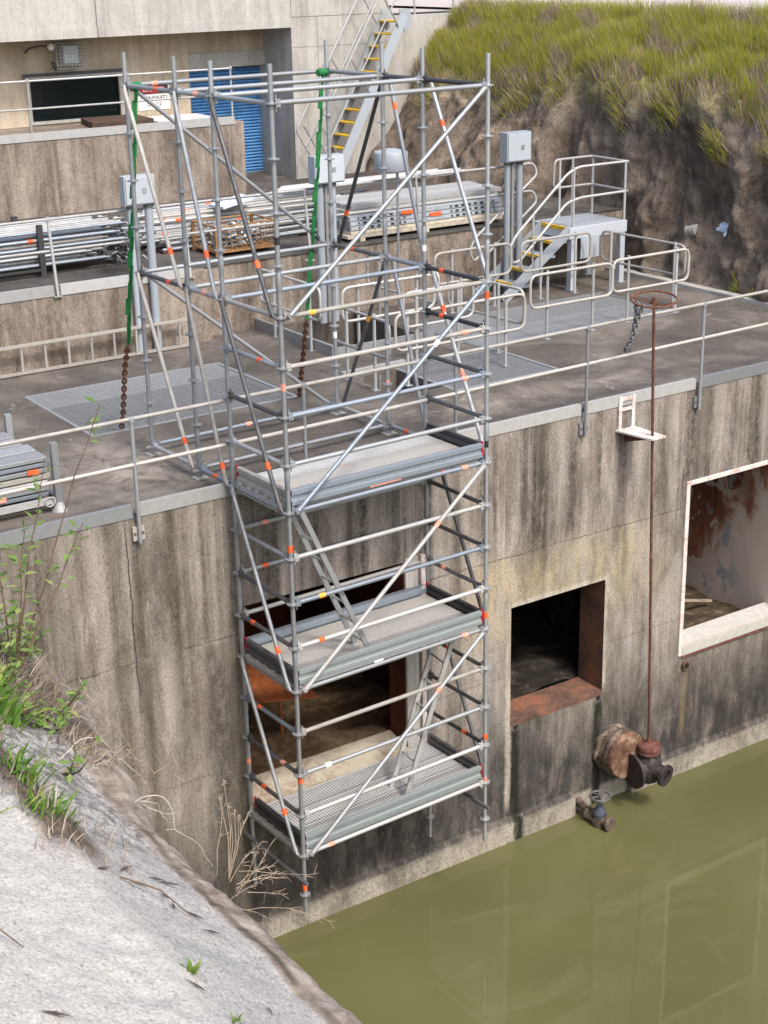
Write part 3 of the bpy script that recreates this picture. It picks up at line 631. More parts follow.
# ------------------------------------------------------------------ scaffold (own axes: x along the wall, y towards the terrace)
SW, YR = 2.572, (0.0, 1.088, 1.82, 2.908)
TH = math.atan(.0352); cs, sn = math.cos(TH), math.sin(TH)
S0 = Vector((.0418, -1.1863, 0)); SM = Matrix.Translation(S0) @ Matrix.Rotation(TH, 4, 'Z')
def sp(x, y, z): return SM @ Vector((x, y, z))
def lev(k): return 4.11 - .5 * k
SC = empty('scaffold', tuple(sp(0, 0, 0)), 'tall galvanised tube scaffold tower hanging over the water in front of the wall', 'scaffold', rz=TH)
TR = .0242
def band(par, p, q, t, c='orange_tape', w=.075):   # strip of coloured tape wrapped round a tube
    p, q = Vector(p), Vector(q); d = (q - p).normalized(); c0 = p + (q - p) * t
    MB().tube(c0 - d * w / 2, c0 + d * w / 2, TR + .0022, 10).build('tape_band', c, par)
def standard(x, y, zt, zb, mat='galvanised', bands=()):
    m = MB(); m.tube(sp(x, y, zb), sp(x, y, zt), TR, 12)
    k = 0
    while lev(k) > zb + .1:
        z = lev(k); m.lathe(sp(x, y, z), (0, 0, 1), [(.026, -.02), (.030, -.012), (.030, -.0055), (.061, -.005), (.061, .005), (.030, .0055), (.028, .02)], 12)
        k += 1
    for zz in (2.45, .46, -1.55, -3.52):   # spigot joints
        if zb < zz < zt: m.lathe(sp(x, y, zz), (0, 0, 1), [(.0255, -.1), (.0285, -.09), (.0285, .09), (.0255, .1)], 12)
    o = m.build('standard', mat, SC, smooth=True)
    for z, c in bands: band(o, sp(x, y, z - .05), sp(x, y, z + .05), .5, c)
    return o
standard(0, 0, 4.46, -4.66, bands=((2.85, 'black_tape'), (1.42, 'salmon_tape'), (-.28, 'orange_tape'), (-2.95, 'orange_tape'), (-4.30, 'orange_tape')))
standard(SW, 0, 4.42, -4.70, 'galvanised', ((1.97, 'orange_tape'), (.32, 'black_tape'), (-1.72, 'orange_tape'), (-3.28, 'orange_tape'), (-3.86, 'salmon_tape')))
standard(0, YR[1], 4.44, -4.85, bands=((-2.0, 'salmon_tape'), (-3.2, 'salmon_tape')))
standard(SW, YR[1], 4.43, -5.18, 'galvanised', ((2.32, 'white_tape'),))
for x, y, zt, bd in ((0, YR[2], 4.45, ()), (SW, YR[2], 4.45, ((.62, 'salmon_tape'),)), (0, YR[3], 4.45, ()), (SW, YR[3], 4.45, ((1.0, 'white_tape'),))):
    standard(x, y, zt, .02, bands=bd)
    m = MB().obox(sp(x, y, .006), Matrix.Rotation(TH, 3, 'Z') @ Vector((.075, 0, 0)), Matrix.Rotation(TH, 3, 'Z') @ Vector((0, .075, 0)), (0, 0, .005))
    m.tube(sp(x, y, .01), sp(x, y, .16), .018, 10); m.lathe(sp(x, y, .09), (0, 0, 1), [(.03, -.012), (.045, -.01), (.045, .01), (.03, .012)], 8)
    m.bar(sp(x - .08, y, .092), sp(x + .08, y, .092), .018, .018); m.build('base_jack', 'rail_cream', SC)
def heads(m, p, q):   # wedge heads at both ends
    d = (Vector(q) - Vector(p)).normalized()
    for a, s in ((Vector(p), 1), (Vector(q), -1)):
        m.obox(a + d * s * .062, d * .028, Vector((-d.y, d.x, 0)) * .022, (0, 0, .036)); m.obox(a + d * s * .05, d * .006, Vector((-d.y, d.x, 0)) * .004, (0, 0, .075))
def ledger(p, q, mat='galvanised', bands=()):
    p, q = sp(*p), sp(*q); d = (q - p).normalized(); m = MB().tube(p + d * .05, q - d * .05, TR, 12); heads(m, p, q)
    o = m.build('ledger', mat, SC, smooth=True)
    for t, c in bands: band(o, p, q, t, c)
    return o
def LX(row, k, mat='galvanised', bands=()): return ledger((0, YR[row], lev(k)), (SW, YR[row], lev(k)), mat, bands)
def LY(side, a, b, k, mat='galvanised', bands=()): return ledger((side * SW, YR[a], lev(k)), (side * SW, YR[b], lev(k)), mat, bands)
G, GP, GB, DK, DS = 'galvanised', 'galvanised_pale', 'galvanised_blue', 'dark_steel', 'dull_steel'
# ledgers along the wall
LX(3, 0, G, ((.13, 'salmon_tape'),)); LX(2, 0, G); LX(1, 0, G); LX(0, 0, G)
LX(3, 4); LX(2, 4); LX(1, 4, GB); LX(0, 4, 'rail_cream', ((.14, 'yellow_tape'),))
LX(0, 5, 'rail_cream', ((.88, 'salmon_tape'),)); LX(0, 6, GB, ((.88, 'salmon_tape'),)); LX(0, 7, G); LX(0, 8, GB, ((.88, 'salmon_tape'),))
LX(0, 9, GP); LX(0, 10, GB, ((.14, 'yellow_tape'),)); LX(0, 11, GP, ((.13, 'orange_tape'),)); LX(0, 12, G, ((.88, 'salmon_tape'),))
LX(0, 13, 'rail_cream'); LX(0, 14, G, ((.14, 'white_tape'),)); LX(0, 15, GP); LX(0, 16, GP, ((.14, 'salmon_tape'),))
LX(1, 9, G, ((.14, 'salmon_tape'),)); LX(1, 10, G, ((.13, 'orange_tape'),)); LX(1, 11, GP); LX(1, 8); LX(1, 12); LX(1, 16)
LX(3, 8, GB, ((.5, 'salmon_tape'),)); LX(2, 8)
# ledgers across the wall
for a, b, s, mt, bd in ((2, 3, 0, G, ((.36, 'orange_tape'),)), (1, 2, 0, G, ((.4, 'salmon_tape'),)), (0, 1, 0, G, ()), (2, 3, 1, G, ()), (1, 2, 1, DS, ()), (0, 1, 1, DK, ())): LY(s, a, b, 0, mt, bd)
for a, b, s, mt, bd in ((2, 3, 0, DS, ((.36, 'orange_tape'),)), (1, 2, 0, G, ((.5, 'salmon_tape'),)), (0, 1, 0, 'rail_cream', ()), (2, 3, 1, DS, ((.6, 'orange_tape'),)), (1, 2, 1, G, ()), (0, 1, 1, DK, ((.7, 'orange_tape'),))): LY(s, a, b, 4, mt, bd)
for k, ml, bl, mr, br in ((5, G, ((.38, 'orange_tape'),), DK, ((.7, 'orange_tape'),)), (6, DS, (), DS, ()), (7, GP, (), DS, ()), (8, G, (), DK, ()), (9, G, (), DS, ()), (10, DS, (), DS, ()), (11, DS, ((.75, 'orange_tape'),), DS, ((.7, 'salmon_tape'),)),
                          (12, G, (), DK, ()), (13, GB, ((.7, 'orange_tape'),), DS, ((.62, 'orange_tape'),)), (14, DS, ((.3, 'salmon_tape'),), DS, ()), (15, DS, ((.7, 'orange_tape'),), DK, ((.35, 'orange_tape'),)), (16, G, (), DK, ())):
    LY(0, 0, 1, k, ml, bl); LY(1, 0, 1, k, mr, br)
LY(0, 1, 2, 8, GB, ((.5, 'orange_tape'),)); LY(0, 2, 3, 8, GP); LY(1, 2, 3, 8, 'rail_cream'); LY(1, 1, 2, 8, G, ((.5, 'orange_tape'),))
for s, mt in ((0, DS), (1, DS)):   # extra clamped tubes low down
    MB().tube(sp(s * SW - .06, -.15, lev(16.55)), sp(s * SW - .06, 1.25, lev(16.55)), TR).build('clamped_tube', mt, SC, smooth=True)
# diagonal braces
def brace(p, q, mat=G, bands=(), off=(0, 0, 0)):
    o3 = Vector(off); p, q = sp(*(Vector(p) + o3)), sp(*(Vector(q) + o3)); d = (q - p).normalized()
    m = MB().tube(p + d * .03, q - d * .03, TR * .96, 12)
    for a, s in ((p, 1), (q, -1)): m.obox(a + d * s * .05, d * .05, d.cross(Vector((0, 0, 1))).normalized() * .012, d.cross(d.cross(Vector((0, 0, 1)))).normalized() * .026)
    o = m.build('brace', mat, SC, smooth=True)
    for t, c in bands: band(o, p, q, t, c)
F = (0, -.055, 0)
for k, a, b, mt, bd in ((0, SW - .06, .06, G, ()), (4, SW - .06, .06, GB, ((.27, 'white_tape'),)), (8, SW - .06, .06, GP, ((.27, 'salmon_tape'),)), (12, SW - .06, .06, G, ((.27, 'salmon_tape'),))):
    brace((a, 0, lev(k)), (b, 0, lev(k + 4)), mt, bd, F)
brace((.06, YR[3], lev(0)), (SW - .06, YR[3], lev(4)), G, ((.95, 'cast_blue'),), (0, .055, 0)); brace((.06, YR[3], lev(4)), (SW - .06, YR[3], lev(8)), G, (), (0, .055, 0))
def side(s, a, b, k, mat, bands=()):
    ya, yb = YR[a], YR[b]; e = .05 if yb > ya else -.05
    brace((s * SW, ya + e, lev(k)), (s * SW, yb - e, lev(k + 4)), mat, bands, (-.055 if s == 0 else .055, 0, 0))
side(0, 3, 2, 0, 'rail_cream', ((.82, 'orange_tape'),)); side(0, 2, 1, 0, G, ((.78, 'orange_tape'),)); side(0, 1, 0, 0, DS, ((.76, 'orange_tape'),))
side(0, 3, 2, 4, 'rail_cream', ((.86, 'orange_tape'),)); side(0, 2, 1, 4, 'rail_cream', ((.9, 'orange_tape'),)); side(0, 1, 0, 4, DS, ((.78, 'orange_tape'),))
side(0, 1, 0, 8, G, ((.8, 'orange_tape'),)); side(0, 1, 0, 12, G, ((.78, 'orange_tape'),))
side(1, 2, 3, 0, DK, ((.8, 'orange_tape'),)); side(1, 2, 1, 0, G, ((.16, 'orange_tape'),)); side(1, 1, 0, 0, G, ((.22, 'orange_tape'),))
side(1, 2, 3, 4, DS, ((.4, 'yellow_tape'),)); side(1, 2, 1, 4, G, ()); side(1, 1, 0, 4, GP, ((.22, 'orange_tape'), (.55, 'salmon_tape')))
side(1, 1, 0, 8, DK, ((.17, 'orange_tape'),)); side(1, 1, 0, 12, DS, ())
# three working platforms with steel planks and toe boards
def toeboard(p, q, z0, h, mat, inward, t_=.03):   # ribbed board from p to q standing at z0
    p, q, n = Vector(p), Vector(q), Vector(inward); pr = [(0, 0), (.020, .006), (.020, h * .30), (-.002, h * .36), (-.002, h * .64), (.020, h * .70), (.020, h - .006), (0, h)]
    m = MB(); a = [sp(*(p + n * x + Vector((0, 0, z0 + z)))) for x, z in pr] + [sp(*(p + n * (x + t_) + Vector((0, 0, z0 + z)))) for x, z in reversed(pr)]
    m.prism(a, sp(*q) - sp(*p)); return m.build('toe_board', mat, SC)
def platform(k, mats, front, back, left, right):
    z = lev(k) + .025; pl = (1.088 - .10) / 3; out = []
    for i in range(3):
        y0 = .05 + pl * i
        m = MB(); Mx = SM @ Matrix.Translation((SW / 2, y0 + pl / 2, z + .035))
        bx = MB().box((-SW / 2 + .06, -pl / 2 + .006, -.025), (SW / 2 - .06, pl / 2 - .006, .025))
        for sx in (-1, 1):
            for yy in (-.09, .09): bx.box((sx * (SW / 2 - .03) - .032, yy - .03, -.05), (sx * (SW / 2 - .03) + .032, yy + .03, .0))
        for yy in (-1, 1): bx.box((-SW / 2 + .06, yy * (pl / 2 - .012) - .005, .0251), (SW / 2 - .06, yy * (pl / 2 - .012) + .005, .031))
        m.v = [tuple(Mx @ Vector(p)) for p in bx.v]; m.f = bx.f
        o = m.build('plank', mats[i], SC); out.append(o)
        # own origin so that the punched pattern follows the plank
        me = o.data; sh = Vector((SW / 2, y0 + pl / 2, z + .035)); me.transform(Matrix.Translation(-sh)); o.location = sh; ROOTM[o] = SM @ Matrix.Translation(sh)
    zt = z + .03; ob = []
    if front: ob.append(toeboard((.05, .055, 0), (SW - .05, .055, 0), zt, .165, front, (0, -1, 0)))
    if back: ob.append(toeboard((.05, 1.035, 0), (SW - .05, 1.035, 0), zt, .165, back, (0, 1, 0)))
    if left: ob.append(toeboard((.06, .07, 0), (.06, 1.02, 0), zt, .165, left, (-1, 0, 0)))
    if right: ob.append(toeboard((SW - .06, .07, 0), (SW - .06, 1.02, 0), zt, .165, right, (1, 0, 0)))
    for x, y in ((.03, .035), (SW - .03, .035)) + (((.03, 1.05), (SW - .03, 1.05)) if back else ((.03, 1.04),)):
        MB().obox(sp(x, y, zt + .095), (.010, 0, 0), (0, .012, 0), (0, 0, .085)).build('corner_clip', 'red_clip', SC)
    # transoms under the plank ends
    MB().bar(sp(.012, .05, z - .03), sp(.012, 1.04, z - .03), .035, .09).build('transom', 'rail_cream', SC)
    return ob
platform(8, ('plank_beige', 'plank_beige', 'plank_paint'), 'galvanised_blue', None, 'rail_cream', 'dark_steel')
platform(12, ('plank_grey', 'plank_grey', 'plank_beige'), 'green_grey_steel', 'galvanised_blue', 'dull_steel', 'dark_steel')
platform(16, ('plank_mesh', 'plank_mesh', 'plank_mesh'), 'green_grey_steel', None, 'dark_steel', 'dull_steel')
# side channel of the front planks with the red maker's patch
for k, mt in ((8, 'dull_steel'), (12, 'galvanised'), (16, 'green_grey_steel')):
    c = MB().obox(sp(SW / 2, .022, lev(k) + .06), (SM.to_3x3() @ Vector((SW / 2 - .1, 0, 0))), (0, .006, 0), (0, 0, .032)).build('plank_channel', mt, SC)
    if k == 8: MB().obox(sp(1.22, .0145, lev(k) + .062), SM.to_3x3() @ Vector((.20, 0, 0)), (0, .002, 0), (0, 0, .020)).build('red_patch', 'salmon_tape', c)
    if k == 16:
        for i in range(22):
            if R.random() < .25: continue
            x = .35 + i * .092; MB().obox(sp(x, .0145, lev(k) + .064), SM.to_3x3() @ Vector((.022, 0, 0)), (0, .002, 0), (0, 0, .011)).build('slot', 'hole_shade', c)
    if k == 12: MB().obox(sp(1.08, .0145, lev(k) + .03), SM.to_3x3() @ Vector((.06, 0, 0)), (0, .002, 0), (0, 0, .012)).build('white_patch', 'white_tape', c)
# access ladders between the platforms
def ladder(name, a, b, wv, nr, label, mat, w=.34, thick=.022, hooks=True, group=None):
    a, b, wv = Vector(a), Vector(b), Vector(wv).normalized() * w / 2; d = (b - a)
    rt = empty(name, tuple(a), label, 'ladder', group); up = d.cross(wv).normalized()
    for s in (-1, 1): MB().bar(a + wv * s, b + wv * s, .026, .055, up=up).build('stile', mat, rt)
    for i in range(nr):
        c = a + d * ((i + .6) / nr); MB().tube(c - wv, c + wv, thick * .6, 8).build('rung', mat, rt)
    return rt
ladder('access_ladder', sp(1.08, .30, lev(12) + .06), sp(.14, .12, lev(8) - .02), (0, 1, 0), 7, 'grey scaffold ladder rising from the middle platform to the top platform', 'galvanised', .30)
ladder('access_ladder', sp(1.50, .30, lev(16) + .06), sp(2.36, .42, lev(12) - .04), (.12, 1, 0), 7, 'pale scaffold ladder rising from the lowest platform to the middle platform', 'galvanised_pale', .34)

# green slings and rusty chains that hold the tower down
def chain(name, pts, label, mat='rust_chain', wr=.008, ln=.06, bend_group=None):
    pts = [Vector(p) for p in pts]; m = MB(); seg = []; tot = 0
    for a, b in zip(pts, pts[1:]): seg.append((tot, a, b, (b - a).length)); tot += (b - a).length
    n = max(2, int(tot / (ln * .72)))
    for i in range(n):
        t = (i + .5) / n * tot; st = [s for s in seg if s[0] <= t][-1]; c = st[1] + (st[2] - st[1]) * ((t - st[0]) / st[3]); d = (st[2] - st[1]).normalized()
        x = d.cross(Vector((.3, .9, .1))).normalized(); y = d.cross(x); sd = x if i % 2 else y
        loop = [c + d * (math.cos(q) * ln * .5) + sd * (math.sin(q) * ln * .30) for q in [2 * math.pi * k / 10 for k in range(10)]]
        m.poly(loop, wr, 6, closed=True)
    return tag(m.build(name, mat, loc=pts[0], smooth=True), label, 'chain')
def sling(pts, label):
    pts = [Vector(p) for p in pts]; rt = empty('webbing_sling', tuple(pts[-1]), label, 'sling')
    for o_, w_, nm in ((-.010, .020, 'strap'), (.014, .018, 'strap')):
        m = MB()
        for a, b in zip(pts, pts[1:]):
            k = 6
            for i in range(k):
                p, q = a + (b - a) * (i / k), a + (b - a) * ((i + 1) / k); tw = .012 * math.sin(i * 1.9 + a.z * 5)
                m.obox((p + q) / 2 + Vector((o_ + tw, o_ * .4, 0)), (q - p) * .52, Vector((w_, .010 + tw, 0)), Vector((.002, -.006, 0)))
        m.build(nm, 'green_webbing', rt)
    m = MB().lathe(pts[0], Vector((.9, .2, 0)), [(.034, -.07), (.042, -.06), (.042, .06), (.034, .07)], 12); m.build('choke_loop', 'green_webbing', rt)
    return rt
A = [Vector(p) for p in ((.03, 1.68, 4.10), (-.01, 1.78, 3.2), (-.06, 1.90, 2.33), (-.10, 2.10, 1.22))]
sling(A, 'long green webbing sling at the left rear scaffold pole')
chain('chain', [A[3], Vector((-.06, 2.32, .9)), Vector((.02, 2.66, .25)), Vector((.05, 2.81, .03))], 'rusty chain tied to the deck below the left green sling', ln=.085, wr=.012)
B2 = [Vector(p) for p in ((2.42, 1.77, 4.10), (2.36, 1.78, 3.3), (2.27, 1.80, 2.5), (2.17, 1.90, 1.22))]
sling(B2, 'long green webbing sling at the right rear scaffold pole')
chain('chain', [B2[3], Vector((2.24, 2.1, .85)), Vector((2.40, 2.5, .25)), Vector((2.49, 2.69, .03))], 'rusty chain tied to the deck below the right green sling', ln=.085, wr=.012)

# ------------------------------------------------------------------ handrails
def railing(name, posts, rails, label, mat, pmat, foot=None, r=.021):
    rt = empty(name, posts[0][0], label, 'railing')
    for a, b in posts:
        o = MB().tube(a, b, r * 1.05, 10).lathe(b, (0, 0, 1), [(.03, -.03), (.036, 0), (.03, .03)], 10).build('post', pmat, rt, smooth=True)
        if foot: foot(o, Vector(a), Vector(b))
    for pts in rails: MB().poly(round_path(pts, .09), r, 10).build('rail', mat, rt, smooth=True)
    return rt
def side_foot(o, a, b):   # clamp plate on the wall face
    MB().box((a.x - .065, a.y + .022, a.z + .02), (a.x + .065, a.y + .058, a.z + .17)).build('bracket', 'rail_cream' if a.x < 0 else 'galvanised', o)
    for s in (-1, 1): MB().lathe((a.x + s * .045, a.y + .02, a.z + .1), (0, 1, 0), [(.014, -.01), (.014, .004)], 6).build('bolt', 'rust_steel', o)
us_ = (-5.1, -3.09, -1.09, .93, 2.96, 4.95, 6.9, 8.9, 10.9)
railing('handrail', [((u, -.06, -.30), (u, -.06, 1.03 + .008 * u)) for u in us_], [[(-5.1, -.06, 1.03 - .02), (1, -.06, 1.045), (11, -.06, 1.13)], [(-5.1, -.06, .51), (1, -.06, .57), (11, -.06, .70)]],
        'long two rail handrail fixed along the top of the intake wall', 'rail_cream', 'galvanised', side_foot)
def top_foot(o, a, b): MB().box((a.x - .06, a.y - .015, a.z - .012), (a.x + .06, a.y + .10, a.z)).build('foot_plate', 'rail_cream', o)
railing('handrail', [((u, 6.17, .98), (u, 6.30, 2.02)) for u in (-3.4, -1.35, .73, 2.78, 4.83, 6.88)], [[(-5, 6.30, 2.02), (8.5, 6.30, 2.03), (9.26, 6.30, 2.03), (9.32, 6.26, 1.85), (8.02, 6.26, .93), (7.9, 6.26, .72), (8.0, 6.26, .55), (8.1, 6.26, .62)],
        [(-5, 6.28, 1.60), (8.5, 6.30, 1.58), (9.26, 6.30, 1.58), (9.32, 6.26, 1.40), (8.3, 6.26, .66)]], 'terrace handrail above the low retaining wall that bends down beside the stair', 'galvanised_pale', 'galvanised_pale', top_foot)
railing('handrail', [((u, 12.43, 2.4), (u, 12.43, 3.38)) for u in (-1, .98, 3.0, 4.9, 6.98)], [[(-5, 12.43, 3.38), (6.98, 12.43, 3.37)], [(-5, 12.43, 2.91), (6.98, 12.43, 2.90)]],
        'handrail on the raised platform in front of the dark window', 'galvanised_pale', 'galvanised_pale', top_foot, r=.018)
railing('guard_rail', [((u, 13.6, 4.1), (u, 13.6, 5.2)) for u in (11.3, 12.0, 13.0, 15.0)], [[(11.2, 13.6, 5.18), (16, 13.6, 5.18)], [(11.2, 13.6, 4.7), (16, 13.6, 4.7)]],
        'thin road guard rail on top of the pale wing wall', 'galvanised_pale', 'galvanised_pale', r=.02)
tag(MB().tube((13.75, 7.3, 4.1), (13.75, 7.3, 4.95), .055, 12).lathe((13.75, 7.3, 4.95), (0, 0, 1), [(.06, 0), (.062, .02), (.03, .04)], 12).build('marker_post', 'galvanised_pale', loc=(13.75, 7.3, 3.9), smooth=True), 'pale marker post standing at the road edge above the grass', 'post')

# guard panels (rounded tube loops on two posts) round the deck openings
def panel(a, b, label, mat='rail_cream', ztop=.98, zmid=.50, posts=(.18, .82), z0=0., rr=.13):
    a, b = Vector((*a, 0)), Vector((*b, 0)); d = b - a; rt = empty('guard_rail', tuple(a + Vector((0, 0, z0))), label, 'guard panel', 'looped guard panels round the deck openings')
    q = [a + Vector((0, 0, z0 + ztop)), b + Vector((0, 0, z0 + ztop)), b + Vector((0, 0, z0 + zmid)), a + Vector((0, 0, z0 + zmid))]
    MB().poly(round_loop(q, rr), .021, 10, closed=True).build('loop', mat, rt, smooth=True); nrm = Vector((-d.y, d.x, 0)).normalized() * .034
    for t in posts:
        c = a + d * t - nrm * 0; o = MB().tube(c + Vector((0, 0, z0)) + nrm, c + Vector((0, 0, z0 + ztop + .035)) + nrm, .023, 10).build('post', 'galvanised_pale', rt, smooth=True)
        MB().box(tuple(c + nrm + Vector((-.05, -.05, z0 + .001))), tuple(c + nrm + Vector((.05, .05, z0 + .011)))).build('foot_plate', 'galvanised', o)
    return rt
panel((3.72, 2.28), (5.86, 2.28), 'rusty ended guard panel in front of the grating right of the scaffold', posts=(.10, .86))
panel((6.64, 3.12), (8.20, 3.12), 'guard panel on the near side of the large right grating', posts=(.22, .78))
panel((8.30, 3.22), (9.86, 3.22), 'guard panel on the right grating behind the rusty handwheel', posts=(.22, .86))
panel((9.98, 3.42), (9.90, 5.28), 'guard panel along the far right end of the large grating', posts=(.1, .86))
panel((8.20, 5.28), (9.66, 5.28), 'guard panel between the large right grating and the access stair', posts=(.3, .8))
panel((5.98, 2.45), (5.9, 4.1), 'brown ended guard panel crossing the deck beyond the right scaffold pole', mat='rail_cream', posts=(.3, .8))
panel((5.80, 4.2), (5.80, 6.1), 'guard panel on the right side of the rear pit', posts=(.15, .8))
panel((6.55, 5.35), (8.05, 5.35), 'guard panel beside the foot of the access stair', posts=(.24, .8))
panel((4.08, 4.12), (5.66, 4.12), 'guard panel along the front of the rear pit', mat='galvanised_pale', posts=(.18, .82))
panel((3.42, 3.3), (3.44, 2.0), 'short guard panel left of the open pit behind the scaffold', mat='galvanised_pale', posts=(.2, .7))
panel((3.88, 6.1), (3.86, 4.35), 'guard panel standing against the upstand plate of the rear pit', mat='galvanised_pale', posts=(.2, .8))
panel((4.55, 3.3), (5.75, 3.3), 'guard panel between the open pit and the rear pit', mat='galvanised_pale', posts=(.2, .8))
# ------------------------------------------------------------------ floor gratings
def grating(r, label, splits, sp_=.042):
    u0, u1, v0, v1 = r; rt = empty('floor_grating', (u0, v0, -.04), label, 'grating')
    m = MB()
    for a, b in (((u0, v0, -.05), (u1, v0 + .05, .006)), ((u0, v1 - .05, -.05), (u1, v1, .006)), ((u0, v0 + .05, -.05), (u0 + .05, v1 - .05, .006)), ((u1 - .05, v0 + .05, -.05), (u1, v1 - .05, .006))): m.box(a, b)
    m.build('frame', 'grating_grey', rt); es = [v0 + .05 + (v1 - v0 - .1) * k / splits for k in range(splits + 1)]
    for a, b in zip(es, es[1:]):
        m = MB(); n = int((b - a) / sp_)
        for i in range(n): y = a + .012 + (b - a - .024) * i / (n - 1); m.box((u0 + .055, y - .008, -.03), (u1 - .055, y + .008, -.002))
        x = u0 + .1
        while x < u1 - .08: m.box((x - .007, a + .006, -.0295), (x + .007, b - .006, -.004)); x += .1
        for y in (a + .004, b - .016): m.box((u0 + .051, y, -.031), (u1 - .051, y + .012, .002))
        m.build('grating_panel', 'grating_grey', rt)
grating(G1, 'large grey floor grating left of the scaffold feet', 3)
grating(GM, 'small floor grating just right of the open pit behind the scaffold', 2)
grating(GR, 'large grey floor grating ringed by guard panels on the right of the deck', 2)
MB_ = MB()
for x in (3.7, 4.0, 4.3): MB_.tube((x, 3.1, -1.3), (x, 3.1, -.02), .03)
tag(MB_.build('pipe_manifold', 'galvanised', loc=(4, 3.1, -1.3)), 'three grey pipes rising inside the open deck pit', 'pipes')
# bar across the open pit
tag(MB().bar((3.5, 3.26, .03), (4.55, 3.30, .03), .07, .05).build('steel_channel', 'galvanised_pale', loc=(4, 3.27, 0)), 'pale steel channel lying along the back edge of the open pit', 'steel channel')

# aluminium ladder lying on edge at the foot of the retaining wall
rt = empty('ladder', (0, 6.0, 0), 'long pale aluminium ladder lying on its side against the low retaining wall', 'ladder')
for z in (.03, .41): MB().bar((-3.2, 5.98, z), (2.62, 6.03, z), .03, .075, up=(0, 1, 0)).build('stile', 'rail_cream', rt)
for i in range(17): x = -3.05 + i * .345; MB().tube((x, 5.985 + .003 * i * .6, .035), (x, 5.985 + .003 * i * .6, .405), .019, 8).build('rung', 'rail_cream', rt)

# ------------------------------------------------------------------ access stair to the terrace
ST = empty('access_stair', (8.2, 5.8, 0), 'pale grey steel access stair with yellow nosings and a railed landing', 'stair')
for v in (5.50, 6.20): MB().bar((8.02, v, .02), (9.42, v, 1.03), .03, .17).build('stringer', 'painted_grey', ST)
for i in range(5):
    z, u = .21 * (i + 1), 8.37 + .245 * i
    if i < 4:
        tr_ = MB().box((u, 5.52, z - .04), (u + .25, 6.18, z)).build('tread', 'painted_grey', ST)
        MB().box((u - .006, 5.52, z - .042), (u + .045, 6.18, z + .004)).build('nosing', 'yellow_nosing', tr_)
ld = MB().box((9.36, 5.46, .86), (10.62, 6.44, 1.05)).build('landing', 'painted_light', ST, bevel=.006)
MB().box((9.352, 5.50, .99), (9.41, 6.22, 1.056)).build('nosing', 'yellow_nosing', ld)
MB().box((9.45, 5.50, 1.051), (10.58, 6.40, 1.058)).build('tread_plate', 'painted_grey', ld)
MB().box((9.6, 5.45, .52), (10.0, 5.459, .86)).build('bracket', 'painted_light', ld)
for u, v in ((9.46, 5.52), (10.54, 5.52), (10.54, 6.36), (9.46, 6.36)):
    MB().box((u - .05, v - .05, 0), (u + .05, v + .05, .86)).build('leg', 'painted_light', ST)
    MB().box((u - .08, v - .08, .001), (u + .08, v + .08, .014)).build('foot_plate', 'painted_grey', ST)
rr = lambda pts, mt='galvanised_pale': MB().poly(round_path(pts, .10), .021, 10).build('handrail', mt, ST, smooth=True)
rr([(10.62, 5.50, 2.02), (9.55, 5.50, 2.02), (9.32, 5.50, 1.93), (8.28, 5.50, 1.06), (8.12, 5.50, .84), (8.16, 5.50, .62), (8.34, 5.50, .62), (9.32, 5.50, 1.46), (9.6, 5.50, 1.52), (10.58, 5.50, 1.53)])
rr([(10.62, 5.48, 2.015), (10.62, 6.40, 2.02), (9.80, 6.40, 2.02), (9.78, 6.40, 1.55), (10.62, 6.40, 1.55), (10.62, 5.48, 1.54)])
for u, v, z0, z1 in ((9.46, 5.50, 1.0, 2.02), (10.58, 5.50, .9, 2.02), (10.62, 6.36, 1.05, 2.02), (9.92, 6.40, 1.05, 2.02), (10.2, 6.40, 1.05, 2.02), (8.62, 5.50, .38, 1.36)):
    MB().tube((u, v, z0), (u, v, z1), .022, 10).build('handrail_post', 'galvanised_pale', ST, smooth=True)

# steep yellow stair at the building
LS = empty('ladder_stair', (9.2, 12.7, 1.05), 'steep grey ladder stair with yellow treads climbing the building end', 'stair')
a0, a1 = Vector((9.12, 0, 1.05)), Vector((10.86, 0, 4.18))
for v in (12.32, 12.98): MB().bar(a0 + Vector((0, v, 0)), a1 + Vector((0, v, 0)), .03, .20, up=(1, 0, 0)).build('stringer', 'painted_grey', LS)
for i in range(13):
    t = (i + .8) / 13.3; c = a0 + (a1 - a0) * t; tr_ = MB().box((c.x - .10, 12.34, c.z - .03), (c.x + .14, 12.96, c.z)).build('tread', 'yellow_nosing', LS)
for v in (12.28, 13.02):
    h = Vector((-.42, 0, .66)); p, q = a0 + Vector((0, v, .35)), a1 + Vector((0, v, 0))
    MB().poly(round_path([p + Vector((-.05, 0, .05)), p + h, q + h, q + h + Vector((.5, 0, .35))], .1), .02, 10).build('handrail', 'galvanised_pale', LS, smooth=True)
    MB().poly([p + h * .5, q + h * .5], .016, 8).build('handrail', 'galvanised_pale', LS, smooth=True)
    for t in (.10, .5, .9): c = a0 + (a1 - a0) * t + Vector((0, v, .1)); MB().tube(c, c + h * .98 + Vector((0, 0, .02)), .016, 8).build('handrail_post', 'galvanised', LS, smooth=True)
for v in (12.32, 12.98): MB().prism([(10.74, v - .014, 4.28), (11.0, v - .014, 4.28), (11.0, v - .014, 3.95), (10.86, v - .014, 3.85)], (0, .028, 0)).build('end_plate', 'painted_grey', LS)

